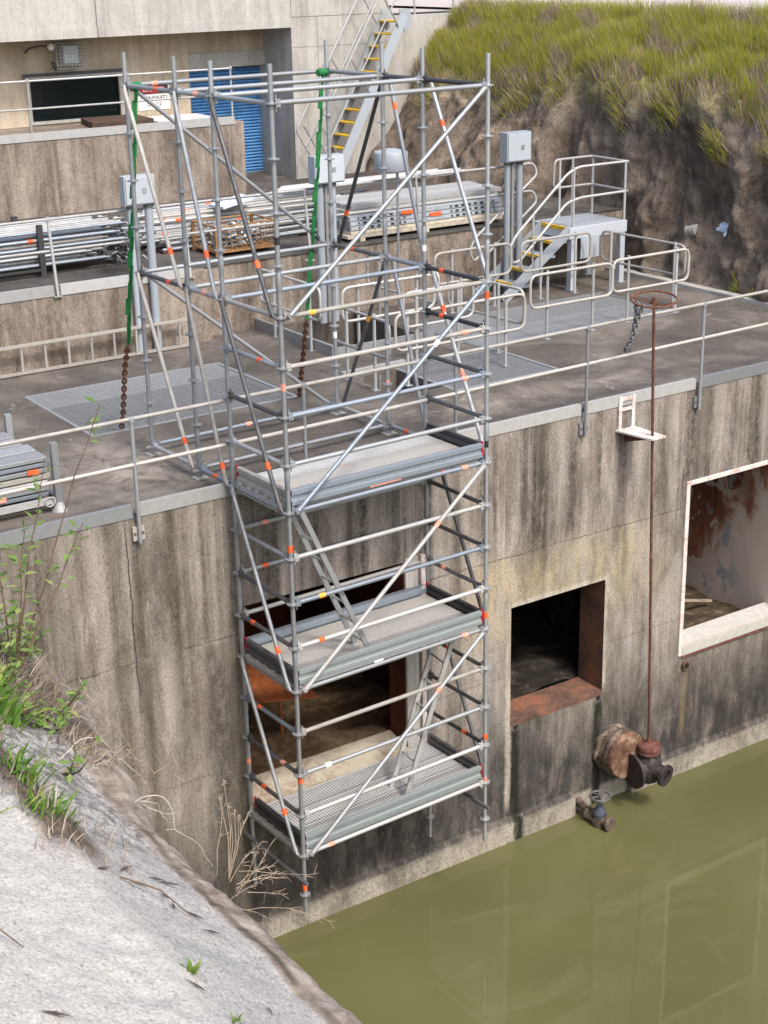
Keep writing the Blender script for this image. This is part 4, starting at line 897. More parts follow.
# ------------------------------------------------------------------ cabinets on poles, drum
def cabinet(u0, u1, z0, z1, v0, v1, poles, label, mat='painted_light'):
    rt = empty('electrical_cabinet', ((u0 + u1) / 2, v0, 0), label, 'cabinet', None)
    MB().box((u0, v0, z0), (u1, v1, z1)).build('box', 'painted_grey', rt, bevel=.008)
    d = MB().box((u0 + .02, v0 - .018, z0 + .02), (u1 - .02, v0 - .001, z1 - .02)).build('door', mat, rt, bevel=.006)
    MB().box(((u0 + u1) / 2 + .03, v0 - .026, (z0 + z1) / 2 - .04), ((u0 + u1) / 2 + .09, v0 - .0185, (z0 + z1) / 2 + .03)).build('lock', 'galvanised', d)
    for x, r in poles:
        MB().tube((x, (v0 + v1) / 2 + .02, .002), (x, (v0 + v1) / 2 + .02, z0 - .001), r, 12).build('pole', 'painted_grey' if r > .04 else 'galvanised', rt, smooth=True)
        MB().tube((x, (v0 + v1) / 2 + .02, z0 - .05), (x, (v0 + v1) / 2 + .02, z0 - .002), r * 1.25, 12).build('gland', 'dull_steel', rt, smooth=True)
cabinet(1.77, 2.24, 2.12, 2.53, 6.02, 6.17, ((1.88, .045), (2.16, .06)), 'grey cabinet on two poles behind the left green sling')
cabinet(4.83, 5.36, 2.13, 2.54, 5.98, 6.17, ((4.97, .06), (5.08, .03), (5.2, .05)), 'grey cabinet on poles behind the right green sling')
cabinet(8.45, 8.95, 2.13, 2.60, 5.98, 6.17, ((8.55, .05), (8.66, .03), (8.80, .055)), 'grey cabinet on three poles beside the access stair')
rt = empty('drum', (6.31, 6.15, 0), 'round grey drum head on thin posts left of the plank stack', 'drum')
MB().lathe((6.31, 6.15, 2.19), (0, 0, 1), [(.25, 0), (.265, .02), (.265, .27), (.255, .29), (.1, .33), (.02, .335)], 28).build('body', 'painted_grey', rt, smooth=True)
for x in (6.18, 6.42): MB().tube((x, 6.14, .002), (x, 6.14, 2.19), .022, 10).build('leg', 'galvanised', rt, smooth=True)

# ------------------------------------------------------------------ materials stored on the terrace
TUBM = ('galvanised', 'galvanised_pale', 'galvanised_blue', 'galvanised', 'rail_cream')
def store_tube(p, q, label, group, r=.0242, mat=None, tape=None, head=True):
    p, q = Vector(p), Vector(q); d = (q - p).normalized(); o = MB().tube(p, q, r, 8).build('scaffold_tube', mat or R.choice(TUBM), loc=p, smooth=True)
    tag(o, label, 'tube', group)
    if tape is not None: c = p + (q - p) * tape; MB().tube(c - d * .05, c + d * .05, r + .003, 8).build('tape_band', 'orange_tape', o)
    if head:
        m = MB()
        for k in range(2): m.obox(q - d * (.03 + .02 * k), d * .03, Vector((0, .02, 0)), Vector((0, 0, .05 - .02 * k)))
        m.build('wedge_head', 'dull_steel', o)
rk = empty('tube_rack', (1.0, 7.5, 1.05), 'dark steel rack holding the left bundle of scaffold tubes', 'rack')
for x in (-2.2, .96):
    for v in (7.24, 8.2): MB().box((x - .04, v - .03, 1.052), (x + .04, v + .03, 1.80)).build('post', 'dark_steel', rk); MB().box((x - .09, v - .06, 1.051), (x + .09, v + .06, 1.064)).build('foot_plate', 'dark_steel', rk)
    MB().box((x - .04, 7.271, 1.15), (x + .04, 8.169, 1.19)).build('beam', 'dark_steel', rk)
for v in (7.24, 8.2): MB().box((-2.16, v - .02, 1.14), (.92, v + .02, 1.175)).build('side_rail', 'dark_steel', rk)
for j in range(10):
    for i in range(9):
        if j == 9 and R.random() < .4: continue
        v = 7.30 + i * .099 + (j % 2) * .045; z = 1.217 + j * .0585 - (.03 if j == 9 else 0)
        e = R.uniform(2.0, 2.42) if j > 3 else R.uniform(1.6, 2.1)
        store_tube((-3.0 + R.uniform(-.2, .2), v, z), (e, v + R.uniform(-.02, .02), z + R.uniform(-.004, .006)), 'galvanised scaffold tube bundled in the dark rack on the terrace', 'tubes in the dark rack',
                   tape=.735 if (i == 0 and j == 6) else None)
# heap of longer tubes behind, running towards the plank stack
for j in range(7):
    for i in range(8):
        v = 7.75 + i * .13 + R.uniform(-.02, .02); z = 1.12 + j * .075; s0 = R.uniform(2.5, 3.3); L = R.uniform(3.2, 4.6)
        if i < 2 and j > 4: continue
        a = R.uniform(-.03, .03); store_tube((s0, v, z + R.uniform(-.01, .01)), (s0 + L, v + a * L, z + R.uniform(-.012, .02)), 'galvanised scaffold tube in the long heap behind the wire cage', 'tubes in the long heap',
                   tape=R.uniform(.08, .5) if R.random() < .28 else None, head=R.random() < .6)
for k in range(7):
    store_tube((5.2 + .1 * k, 8.0 + .09 * k, 1.72 + R.uniform(0, .03)), (8.9 + R.uniform(-.3, .3), 7.9 + .09 * k, 1.74), 'pale scaffold tube laid along the back of the plank stack', 'tubes behind the planks', mat='galvanised_pale', head=False)
for x in (3.1, 4.4, 5.6): tag(MB().box((x, 7.7, 1.052), (x + .09, 8.9, 1.095)).build('timber_bearer', 'brown_timber', loc=(x, 8, 1.05)), 'brown timber bearer under the long heap of tubes', 'timber', 'bearers under the long heap')
# tangle of loose couplers at the end of the rack
m = MB()
for k in range(240):
    c = Vector((R.gauss(2.42, .16), R.uniform(7.3, 8.1), 1.08 + abs(R.gauss(0, .24)))); d = Vector((R.uniform(-1, 1), R.uniform(-1, 1), R.uniform(-1, 1))).normalized(); e = d.cross(Vector((.2, .5, .8))).normalized()
    m.obox(c, d * R.uniform(.02, .09), e * .010, d.cross(e) * R.uniform(.006, .02))
tag(m.build('coupler_heap', 'dull_steel', loc=(2.4, 7.6, 1.05)), kind='stuff')
# wire cage
cg = empty('wire_cage', (4.1, 7.2, 1.05), 'rusty orange wire cage pallet full of scaffold couplers', 'cage')
U0_, U1_, V0_, V1_, Z0_, Z1_ = 3.62, 4.66, 6.92, 7.68, 1.06, 1.52
for u in (U0_, U1_):
    for v in (V0_, V1_): MB().box((u - .022, v - .022, Z0_), (u + .022, v + .022, Z1_)).build('post', 'rust_cage', cg)
for z in (Z0_ + .07, Z1_):
    for v in (V0_, V1_): MB().box((U0_ + .023, v - .015, z - .02), (U1_ - .023, v + .015, z)).build('rail', 'rust_cage', cg)
    for u in (U0_, U1_): MB().box((u - .015, V0_ + .023, z - .02), (u + .015, V1_ - .023, z)).build('rail', 'rust_cage', cg)
for v, s in ((V0_, -1), (V1_, 1)):
    m = MB()
    for i in range(1, 12): u = U0_ + (U1_ - U0_) * i / 12; m.tube((u, v, Z0_ + .07), (u, v, Z1_ - .02), .004, 5)
    for i in range(1, 5): z = Z0_ + .07 + (Z1_ - Z0_ - .09) * i / 5; m.tube((U0_, v + .006, z), (U1_, v + .006, z), .004, 5)
    m.build('mesh_side', 'rust_cage', cg)
for u in (U0_, U1_):
    m = MB()
    for i in range(1, 8): v = V0_ + (V1_ - V0_) * i / 8; m.tube((u, v, Z0_ + .07), (u, v, Z1_ - .02), .004, 5)
    for i in range(1, 5): z = Z0_ + .07 + (Z1_ - Z0_ - .09) * i / 5; m.tube((u + .006, V0_, z), (u + .006, V1_, z), .004, 5)
    m.build('mesh_side', 'rust_cage', cg)
MB().box((U0_ + .03, V0_ + .03, Z0_ + .05), (U1_ - .03, V1_ - .03, Z0_ + .075)).build('base', 'rust_cage', cg)
m = MB()
for k in range(230):
    c = Vector((R.uniform(U0_ + .1, U1_ - .1), R.uniform(V0_ + .1, V1_ - .1), Z0_ + .1 + R.random() ** 1.4 * .30)); d = Vector((R.uniform(-1, 1), R.uniform(-1, 1), R.uniform(-.6, .6))).normalized(); e = d.cross(Vector((.2, .5, .8))).normalized()
    m.obox(c, d * R.uniform(.025, .09), e * .018, d.cross(e) * R.uniform(.01, .025))
tag(m.build('loose_couplers', 'galvanised', loc=(4.1, 7.3, 1.1)), kind='stuff')
tag(MB().obox((4.45, 7.9, 1.70), (.30, .02, .05), (-.02, .20, .0), (-.004, 0, .02)).build('sheet_cover', 'blue_tarp', loc=(4.4, 7.9, 1.69)), 'crumpled pale blue plastic sheet lying on the tubes above the wire cage', 'plastic sheet')
# stack of slotted steel planks on timbers
def store_plank(u, v, z, w=.235, L=3.02, mat='slotted_plank', rz=0., label='slotted steel scaffold plank in the stack on the terrace edge', grp='slotted planks in the stack'):
    m = MB().box((-L / 2, -w / 2, 0), (L / 2, w / 2, .008)).box((-L / 2, -w / 2, .0), (L / 2, -w / 2 + .004, .07)).box((-L / 2, w / 2 - .004, .0), (L / 2, w / 2, .07)).box((-L / 2, -w / 2 + .0041, .062), (L / 2, w / 2 - .0041, .0699))
    o = m.build('steel_plank', mat); o.location = (u, v, z); o.rotation_euler = (0, 0, rz); ROOTM[o] = Matrix.Translation((u, v, z)); tag(o, label, 'plank', grp)
    for s in (-1, 1): eo = MB().box((s * (L / 2 + .0005) - .012, -w / 2 - .001, -.001), (s * (L / 2 + .0005) + .012, w / 2 + .001, .072)).build('end_cap', 'galvanised'); eo.parent = o
    return o
for x in (6.05, 7.3, 8.6): tag(MB().box((x, 6.66, 1.052), (x + .09, 7.8, 1.10)).build('timber_bearer', 'cream_timber', loc=(x, 7, 1.05)), 'pale timber bearer under the slotted plank stack', 'timber', 'bearers under the plank stack')
for j in range(2):
    for i in range(4):
        tag(MB().box((5.83 + .05 * j, 6.68 + i * .25, 1.101 + .062 * j), (8.92 + .03 * j, 6.68 + i * .25 + .235, 1.158 + .062 * j)).build('laminated_plank', 'cream_timber', loc=(7.3, 6.7 + i * .25, 1.1 + .062 * j), bevel=.004), 'cream laminated timber plank at the bottom of the plank stack', 'plank', 'cream planks under the stack')
for j in range(3):
    for i in range(4): store_plank(7.40 + R.uniform(-.03, .03), 6.80 + i * .245 + .02 * j, 1.226 + j * .073)
for j in range(2):
    for i in range(4): store_plank(7.42 + .1 * j + R.uniform(-.05, .05), 6.98 + i * .245 + .03 * j, 1.446 + j * .074, mat='galvanised_pale', label='pale dusty steel plank lying on top of the plank stack', grp='pale planks on top of the stack', rz=R.uniform(-.012, .012))
for x, z in ((6.85, 1.39), (7.42, 1.30)): tag(MB().box((x, 6.667, z), (x + .22, 6.678, z + .06)).build('paint_mark', 'orange_tape', loc=(x, 6.67, z)), 'small orange tag on the face of the plank stack', 'tag', 'orange tags on the planks')

# storage stillage at the left deck edge
sg = empty('stillage', (-2.8, 1.1, 0), 'galvanised stillage rack of stacked boards at the left deck edge', 'stillage')
for u in (-1.69, -4.2):
    for v in (.57, 1.85):
        MB().box((u - .035, v - .035, .10), (u + .035, v + .035, .74)).build('post', 'galvanised', sg)
        MB().lathe((u, v, .002), (0, 0, 1), [(.085, 0), (.085, .012), (.055, .05), (.045, .10)], 16).build('foot', 'galvanised_pale', sg, smooth=True)
    MB().box((u - .03, .606, .10), (u + .03, 1.814, .16)).build('cross_bar', 'galvanised', sg)
for v in (.57, 1.85): MB().box((-4.16, v - .03, .10), (-1.73, v + .03, .16)).build('side_rail', 'galvanised_pale', sg)
z = .165
for j, (h, mt) in enumerate(((.05, 'galvanised_blue'), (.06, 'galvanised'), (.05, 'galvanised_pale'), (.06, 'rail_cream'), (.05, 'galvanised'), (.05, 'galvanised_blue'), (.05, 'galvanised'))):
    for i in range(4):
        v = .635 + i * .29 + R.uniform(-.012, .012); e = R.uniform(-.05, .03)
        tag(MB().box((-4.3, v, z), (-1.74 + e, v + .235, z + h - .008)).build('scaffold_board', mt, loc=(-2, v, z), bevel=.004), 'long scaffold board stacked in the stillage at the left deck edge', 'board', 'boards in the left stillage')
    z += h + .010
for u, z_, mt in ((-1.98, .43, 'orange_tape'), (-2.35, .20, 'salmon_tape')): tag(MB().box((u, .605, z_), (u + .12, .618, z_ + .05)).build('paint_mark', mt, loc=(u, .61, z_)), 'orange paint mark on the upper boards of the left stillage' if mt == 'orange_tape' else 'salmon paint mark on the lowest boards of the left stillage', 'mark')
m = MB().poly([(-1.80 + .05 * math.cos(t), .53, .13 + .05 * math.sin(t)) for t in [k * .5236 for k in range(12)]], .009, 6, closed=True); m.build('ring', 'galvanised_pale', sg, smooth=True)

# ------------------------------------------------------------------ things at the building
fl = empty('floodlight', (4.47, 14.0, 3.66), 'square floodlight in a wire guard under the overhang', 'floodlight')
MB().box((4.32, 13.96, 3.50), (4.66, 14.16, 3.86)).build('lamp_housing', 'painted_grey', fl, bevel=.02); MB().box((4.36, 13.94, 3.53), (4.62, 13.959, 3.83)).build('lens', 'lamp_glass', fl)
m = MB()
for i in range(9): u = 4.17 + .58 * i / 8; m.tube((u, 13.86, 3.44), (u, 13.86, 3.90), .006, 5); m.tube((u, 13.86, 3.90), (u, 14.3, 3.90), .006, 5); m.tube((u, 13.86, 3.44), (u, 14.3, 3.44), .006, 5)
for i in range(8): z = 3.44 + .46 * i / 7; m.tube((4.17, 13.86, z), (4.75, 13.86, z), .006, 5); m.tube((4.17, 13.86, z), (4.17, 14.3, z), .006, 5); m.tube((4.75, 13.86, z), (4.75, 14.3, z), .006, 5)
m.build('wire_guard', 'galvanised', fl); MB().box((4.43, 14.16, 3.60), (4.55, 14.4, 3.76)).build('wall_bracket', 'dull_steel', fl)
wl = empty('wall_lamp', (4.0, 14.1, 3.85), 'small white spot lamp on a dark arm beside the floodlight', 'lamp')
MB().lathe((4.12, 13.98, 3.83), (.1, -1, -.2), [(.03, -.08), (.05, -.05), (.065, .0), (.06, .03), (.02, .035)], 16).build('lamp_head', 'lamp_white', wl, smooth=True)
MB().poly([(4.12, 14.06, 3.84), (3.98, 14.2, 3.84), (3.82, 14.3, 3.80), (3.78, 14.4, 3.72)], .018, 8).build('arm', 'dull_steel', wl, smooth=True)
tag(MB().tube((4.28, 14.395, 3.53), (4.36, 14.38, 3.40), .04, 10).build('conduit_box', 'dull_steel', loc=(4.3, 14.39, 3.4)), 'small dark conduit fitting below the floodlight', 'fitting')
sgn = empty('warning_sign', (6.32, 14.39, 2.54), 'white warning sign with a red danger band beside the blue door', 'sign')
MB().box((5.98, 14.385, 2.53), (6.66, 14.398, 3.02)).build('plate', 'sign_white', sgn)
def words(txt, u, z, h, mat, y, name):
    cu = bpy.data.curves.new(name, 'FONT'); cu.body = txt; cu.size = h; cu.align_x = 'CENTER'; cu.align_y = 'CENTER'; cu.extrude = .0015
    tmp = bpy.data.objects.new(name, cu); col.objects.link(tmp); me = bpy.data.meshes.new_from_object(tmp.evaluated_get(bpy.context.evaluated_depsgraph_get()))
    bpy.data.objects.remove(tmp); me.materials.clear(); me.materials.append(MAT[mat]); o = bpy.data.objects.new(name, me); col.objects.link(o); o.parent = sgn
    o.matrix_local = ROOTM[sgn].inverted() @ (Matrix.Translation((u, y, z)) @ Matrix.Rotation(rad(90), 4, 'X')); return o
MB().box((6.01, 14.379, 2.83), (6.63, 14.3849, 2.99)).build('black_panel', 'sign_black', sgn)
m = MB(); m.prism([(6.32 + .295 * math.cos(t), 14.3785, 2.91 + .068 * math.sin(t)) for t in [2 * math.pi * k / 28 for k in range(28)]], (0, -.004, 0)); m.build('red_oval', 'sign_red', sgn)
words('DANGER', 6.32, 2.91, .115, 'sign_white', 14.372, 'lettering'); words('CONFINED', 6.32, 2.745, .115, 'sign_black', 14.383, 'lettering'); words('SPACE', 6.32, 2.62, .115, 'sign_black', 14.383, 'lettering')
tag(MB().prism([(4.45, 13.15, 2.402), (5.65, 13.05, 2.402), (5.75, 14.1, 2.402), (4.66, 14.15, 2.402)], (0, 0, .11)).build('timber_board', 'brown_timber', loc=(5, 13.5, 2.4), bevel=.008), 'dark brown timber panel lying on the platform under the window', 'timber')
tag(MB().prism([(5.75, 13.0, 2.403), (7.0, 12.9, 2.403), (7.05, 14.1, 2.403), (5.9, 14.2, 2.403)], (0, 0, .03)).build('pale_sheet', 'ply_sheet', loc=(6.3, 13.5, 2.4)), 'pale grey sheet lying flat on the platform below the sign', 'sheet')

# ------------------------------------------------------------------ bracket, spindle, pipe end and valves on the wall
bk = empty('wall_bracket', (5.65, 0, -.36), 'pale pink rusty bracket on the wall that guides the long spindle', 'bracket')
for u in (5.53, 5.75): MB().box((u, -.030, -.34), (u + .05, -.003, .09)).build('upright', 'white_rust_paint', bk)
MB().box((5.581, -.028, .03), (5.749, -.006, .075)).build('cross_bar', 'white_rust_paint', bk); MB().box((5.581, -.026, -.10), (5.749, -.006, -.06)).build('cross_bar', 'white_rust_paint', bk)
MB().prism([(5.50, -.003, -.36), (5.82, -.003, -.36), (5.84, -.56, -.36), (5.60, -.56, -.36)], (0, 0, .022)).build('plate', 'white_rust_paint', bk)
MB().prism([(5.655, -.004, -.361), (5.655, -.52, -.361), (5.655, -.004, -.52)], (.02, 0, 0)).build('gusset', 'rust_red', bk)
sv = empty('spindle_valve', (5.89, -.45, -5.1), 'rusty gate valve with a tall thin spindle and handwheel', 'valve')
T0, T1 = Vector((5.895, -.45, -4.70)), Vector((5.64, -.45, 1.42)); MB().tube(T0, T1, .019, 10).build('spindle', 'rust_red', sv, smooth=True)
tx = (T1 - T0).normalized(); hc = T0 + tx * 6.05; m = MB(); e1 = Vector((1, 0, .10)).normalized(); e2 = Vector((0, 1, .12)).normalized()
m.poly([hc + e1 * (.275 * math.cos(t)) + e2 * (.275 * math.sin(t)) + Vector((0, 0, .05)) for t in [2 * math.pi * k / 32 for k in range(32)]], .014, 8, closed=True)
for k in range(4): t = .5 + k * math.pi / 2; m.poly([hc, hc + e1 * (.13 * math.cos(t)) + e2 * (.13 * math.sin(t)) + Vector((0, 0, -.005)), hc + e1 * (.275 * math.cos(t)) + e2 * (.275 * math.sin(t)) + Vector((0, 0, .05))], .011, 6)
m.lathe(hc, tx, [(.035, -.04), (.035, .04)], 12); m.build('handwheel', 'rust_chain', sv, smooth=True)
MB().lathe((5.895, -.45, -4.70), (0, 0, -1), [(.03, -.06), (.04, .0), (.07, .015), (.155, .03), (.165, .05), (.165, .085), (.13, .09), (.13, .105), (.165, .11), (.165, .145), (.10, .155), (.09, .2)], 24).build('bonnet', 'rust_red', sv, smooth=True)
m = MB().lathe((5.90, -.46, -4.86), (0, 0, -1), [(.10, 0), (.15, .05), (.175, .14), (.175, .28), (.14, .40), (.05, .46)], 20)
m.lathe((5.62, -.44, -5.07), Vector((1, -.08, 0)), [(.24, 0), (.24, .04), (.14, .05), (.14, .28)], 20)
m.lathe((5.90, -.46, -5.08), Vector((.22, -1, -.12)), [(.12, 0), (.115, .24), (.13, .25)], 20)
for k in range(8): t = k * math.pi / 4; m.lathe((5.90 + .14 * math.cos(t), -.46 + .14 * math.sin(t), -4.93), (0, 0, 1), [(.016, -.03), (.016, .05)], 6)
m.build('valve_body', 'cast_dark', sv, smooth=True)
ax = Vector((.22, -1, -.12)).normalized(); fc = Vector((5.90, -.46, -5.08)) + ax * .25; m = MB(); a_ = ax.cross(Vector((0, 0, 1))).normalized(); b_ = ax.cross(a_)
ring = []; 
for rr_, hh in ((.085, 0), (.155, 0), (.155, .045), (.085, .045)): ring.append([fc + ax * hh + (a_ * math.cos(2 * math.pi * k / 24) + b_ * math.sin(2 * math.pi * k / 24)) * rr_ for k in range(24)])
for q in ring: m.v += [tuple(p) for p in q]
for i in range(4):
    for k in range(24): m.f.append((i * 24 + k, i * 24 + (k + 1) % 24, ((i + 1) % 4) * 24 + (k + 1) % 24, ((i + 1) % 4) * 24 + k))
m.build('flange', 'cast_dark', sv, smooth=True); MB().lathe(fc - ax * .03, ax, [(.084, 0), (.084, .05)], 20).build('bore', 'hole_shade', sv)
pe = empty('pipe_end', (5.45, -.2, -4.8), 'big rusty cream pipe end with a blank face bolted to the wall', 'pipe')
def lumpy(c, ax_, prof, n, amp):
    mm = MB().lathe(c, ax_, prof, n); mm.v = [tuple(Vector(p) + Vector((noise.noise(Vector(p) * 7), noise.noise(Vector(p) * 7 + Vector((9, 0, 0))), noise.noise(Vector(p) * 7 + Vector((0, 9, 0))))) * amp) for p in mm.v]; return mm
lumpy((5.63, .02, -4.88), (0, -1, 0), [(.33, 0), (.34, .06), (.31, .10), (.32, .15), (.305, .2), (.335, .22), (.335, .27), (.29, .275)], 40, .022).build('barrel', 'barrel_pipe', pe, smooth=True)
lumpy((5.63, -.27, -4.88), (0, -1, 0), [(.325, 0), (.328, .05), (.315, .075), (.16, .08)], 40, .010).build('blank_face', 'barrel_face', pe, smooth=True)
gv = empty('small_gate_valve', (5.04, -.45, -5.6), 'small blue grey gate valve with a wheel standing in the water', 'valve')
m = MB(); c = Vector((5.04, -.45, -5.24)); m.poly([c + Vector((.135 * math.cos(t), .135 * math.sin(t), 0)) for t in [2 * math.pi * k / 28 for k in range(28)]], .015, 8, closed=True)
for k in range(5): t = k * 2 * math.pi / 5 + .4; m.tube(c, c + Vector((.135 * math.cos(t), .135 * math.sin(t), 0)), .010, 6)
m.lathe(c, (0, 0, 1), [(.03, -.02), (.03, .03)], 10); m.build('handwheel', 'dull_steel', gv, smooth=True)
MB().lathe((5.04, -.45, -5.26), (0, 0, -1), [(.016, 0), (.018, .1), (.045, .11), (.05, .15), (.09, .20), (.10, .25), (.085, .28)], 18).build('bonnet', 'cast_blue', gv, smooth=True)
m = MB().lathe((5.04, -.45, -5.50), (0, 0, -1), [(.09, 0), (.10, .05), (.10, .16), (.08, .24)], 18); m.lathe((5.04, -.45, -5.60), (.2, -1, 0), [(.07, -.2), (.07, .16), (.105, .165), (.105, .20)], 18); m.lathe((5.04, -.25, -5.60), (0, 1, 0), [(.10, -.03), (.10, .01)], 18)
m.build('body', 'barrel_pipe', gv, smooth=True); MB().tube((5.04, -.24, -5.57), (5.04, .0, -5.52), .06, 12).build('pipe', 'barrel_pipe', gv, smooth=True)
# chain hanging from the handwheel
chain('chain', [hc + Vector((-.24, .05, .05)), hc + Vector((-.27, .02, -.12)), hc + Vector((-.34, 0, -.40)), hc + Vector((-.40, 0, -.46)), hc + Vector((-.36, -.03, -.36)), hc + Vector((-.22, -.04, .02))], 'grey looped chain hanging from the rusty handwheel rim', 'dull_steel', wr=.011, ln=.07)
tag(MB().box(tuple(hc + Vector((-.45, -.03, -.54))), tuple(hc + Vector((-.36, .02, -.47)))).build('padlock', 'dull_steel', loc=hc + Vector((-.4, 0, -.5)), bevel=.008), 'dark padlock at the end of the hanging grey chain', 'padlock')

# corrugated drain hose in the hollow of the rock
def rock_u(v, z):
    best = min((abs(rock(v, k / 120).z - z), k) for k in range(4, 66))[1]; return rock(v, best / 120).x
pr = []
for k in range(13): pr += [(.105 if k % 2 else .085, k * .022), (.105 if k % 2 else .085, k * .022 + .014)]
uu = (rock_u(4.95, .85) + rock_u(4.55, .9)) / 2 - .02
MB().lathe((uu, 4.98, .82), (-.05, -1, .22), pr, 18)
tag(MB().lathe((uu, 4.98, .82), (-.05, -1, .22), pr, 18).build('drain_hose', 'rail_cream', loc=(uu, 4.9, .8), smooth=True), 'ribbed cream drain hose lying below the hollow in the rock', 'drain hose')
m = MB(); n = 9
for i in range(n + 1):
    for j in range(n + 1):
        v = 4.02 + .42 * i / n; z = .86 + .13 * j / n + .03 * i / n; m.v.append((rock_u(v, z) - .035 - .05 * noise.noise(Vector((v * 14, z * 14, 2))), v, z))
m.f = [(i * (n + 1) + j, (i + 1) * (n + 1) + j, (i + 1) * (n + 1) + j + 1, i * (n + 1) + j + 1) for i in range(n) for j in range(n)]
o = m.build('plastic_sheet', 'blue_tarp', loc=(uu, 4.2, .9)); sm = o.modifiers.new('solid', 'SOLIDIFY'); sm.thickness = .006
tag(o, 'crumpled pale plastic sheet at the mouth of the drain hose', 'plastic sheet')

# ------------------------------------------------------------------ plants on the foreground bank
def clump(name, c, n, L, spread, mat, label, cat='grass', up=(0, 0, 1), w=(.004, .009), lean=(.25, -.1, 0), group=None):
    m = MB(); c = Vector(c)
    for k in range(n):
        p = c + Vector((R.gauss(0, spread), R.gauss(0, spread), 0)); p.z = bank_at(p.x, p.y) - .01
        d = (Vector(up) + Vector((R.uniform(-.6, .6), R.uniform(-.6, .6), 0)) + Vector(lean)).normalized(); a = R.uniform(0, 6.3)
        l = L * R.uniform(.5, 1.1); m.blade(p, d, (math.cos(a), math.sin(a), 0), l, R.uniform(*w), Vector((R.uniform(-.1, .35), R.uniform(-.2, .2), -R.uniform(.1, .5))) * l)
    return tag(m.build(name, mat, loc=c), label, cat, group)
clump('grass_tuft', (-5.10, -7.22, 0), 80, .30, .07, 'green_blades', 'bright green broad grass tuft highest on the foreground bank', w=(.008, .017))
clump('grass_tuft', (-5.38, -7.85, 0), 110, .24, .06, 'green_blades', 'green grass tuft below the bright tuft on the soil strip', w=(.005, .010))
clump('grass_tuft', (-5.38, -8.4, 0), 70, .17, .05, 'green_blades', 'short green grass tuft near the lower end of the soil strip')
clump('grass_tuft', (-5.42, -8.72, 0), 60, .14, .06, 'green_blades', 'small green tuft at the torn edge of the white slab', w=(.004, .008))
clump('seedling', (-5.36, -9.83, 0), 11, .085, .010, 'green_blades', 'tiny green seedling alone in the crease of the concrete bank', 'plant', w=(.008, .013))
clump('seedling', (-5.33, -10.12, 0), 7, .07, .012, 'weed_leaves', 'tiny dull seedling lowest in the crease of the concrete bank', 'plant', w=(.005, .008))
for (u, v, n, L) in ((-5.34, -8.65, 60, .16), (-4.85, -6.9, 110, .24), (-5.3, -7.6, 80, .20), (-4.75, -6.4, 120, .28), (-5.4, -8.95, 40, .12), (-4.72, -7.35, 140, .22), (-4.95, -6.6, 120, .3), (-4.62, -6.75, 130, .26)):
    clump('dry_grass_tuft', (u, v, 0), n, L, .11, 'dry_grass', 'dry brown grass tuft on the soil strip of the bank', 'dry grass', group='dry grass tufts on the bank', w=(.0025, .005), lean=(.3, -.1, .1))
# roots and runners hanging over the lip of the bank
for k in range(40):
    v = R.uniform(-8.0, -5.8); u = R.uniform(-4.95, -4.50); p = Vector((u, v, bank_at(u, v) + .01)); pts = [p]; d = Vector((R.uniform(.2, 1), R.uniform(-.6, .2), R.uniform(-.2, .3)))
    for i in range(9):
        d += Vector((R.uniform(-.5, .4), R.uniform(-.5, .4), R.uniform(-.5, .15))); d.normalize(); q = pts[-1] + d * .035
        if q.x < -4.45: q.z = max(q.z, bank_at(q.x, q.y) + .006)
        pts.append(q)
    tag(MB().poly(pts, R.uniform(.002, .005), 5, r2=.0012).build('root', 'pale_twig' if k % 3 else 'root_brown', loc=p), 'twisted bare root hanging over the lip of the bank', 'root', 'roots over the bank lip')
# leafy weeds at the left edge
def leafy(base, stems, label, ls=.05):
    rt = empty('weed', base, label, 'plant'); st = MB(); lf = MB()
    for tip, nl, bare in stems:
        b, t = Vector(base), Vector(tip); n = 8; pts = []
        for i in range(n + 1):
            q = b + (t - b) * (i / n); q += Vector((noise.noise(q * 3), noise.noise(q * 3 + Vector((5, 0, 0))), 0)) * .05 * math.sin(math.pi * i / n); pts.append(q)
        st.poly(pts, .0065, 6, r2=.002)
        for k in range(nl):
            f = bare + (1 - bare) * (k + R.random()) / nl; q = b + (t - b) * f; i = min(n - 1, int(f * n)); q = pts[i] + (pts[i + 1] - pts[i]) * (f * n - i)
            d = Vector((R.uniform(-1, 1), R.uniform(-1, 1), R.uniform(-.2, .7))).normalized(); s = d.cross(Vector((R.uniform(-.4, .4), 0, 1))).normalized(); L = ls * R.uniform(.6, 1.25)
            pet = q + d * L * .25; lf.add([pet, pet + d * L * .4 + s * L * .24, pet + d * L + Vector((0, 0, -L * .2)), pet + d * L * .4 - s * L * .24], [(0, 1, 2, 3)]); st.tube(q, pet, .0015, 4)
    st.build('stem', 'brown_stem', rt); lf.build('leaves', 'weed_leaves', rt)
z0_ = bank_at(-4.75, -6.5)
leafy((-4.74, -6.5, z0_), [((-4.13, -6.55, 3.23), 12, .86), ((-4.42, -6.45, 2.95), 26, .35), ((-4.75, -6.5, 2.95), 40, .25), ((-4.62, -6.6, 2.65), 40, .2), ((-4.30, -6.6, 2.62), 16, .6)], 'tall thin leafy weed in front of the wall at the left edge', .075)
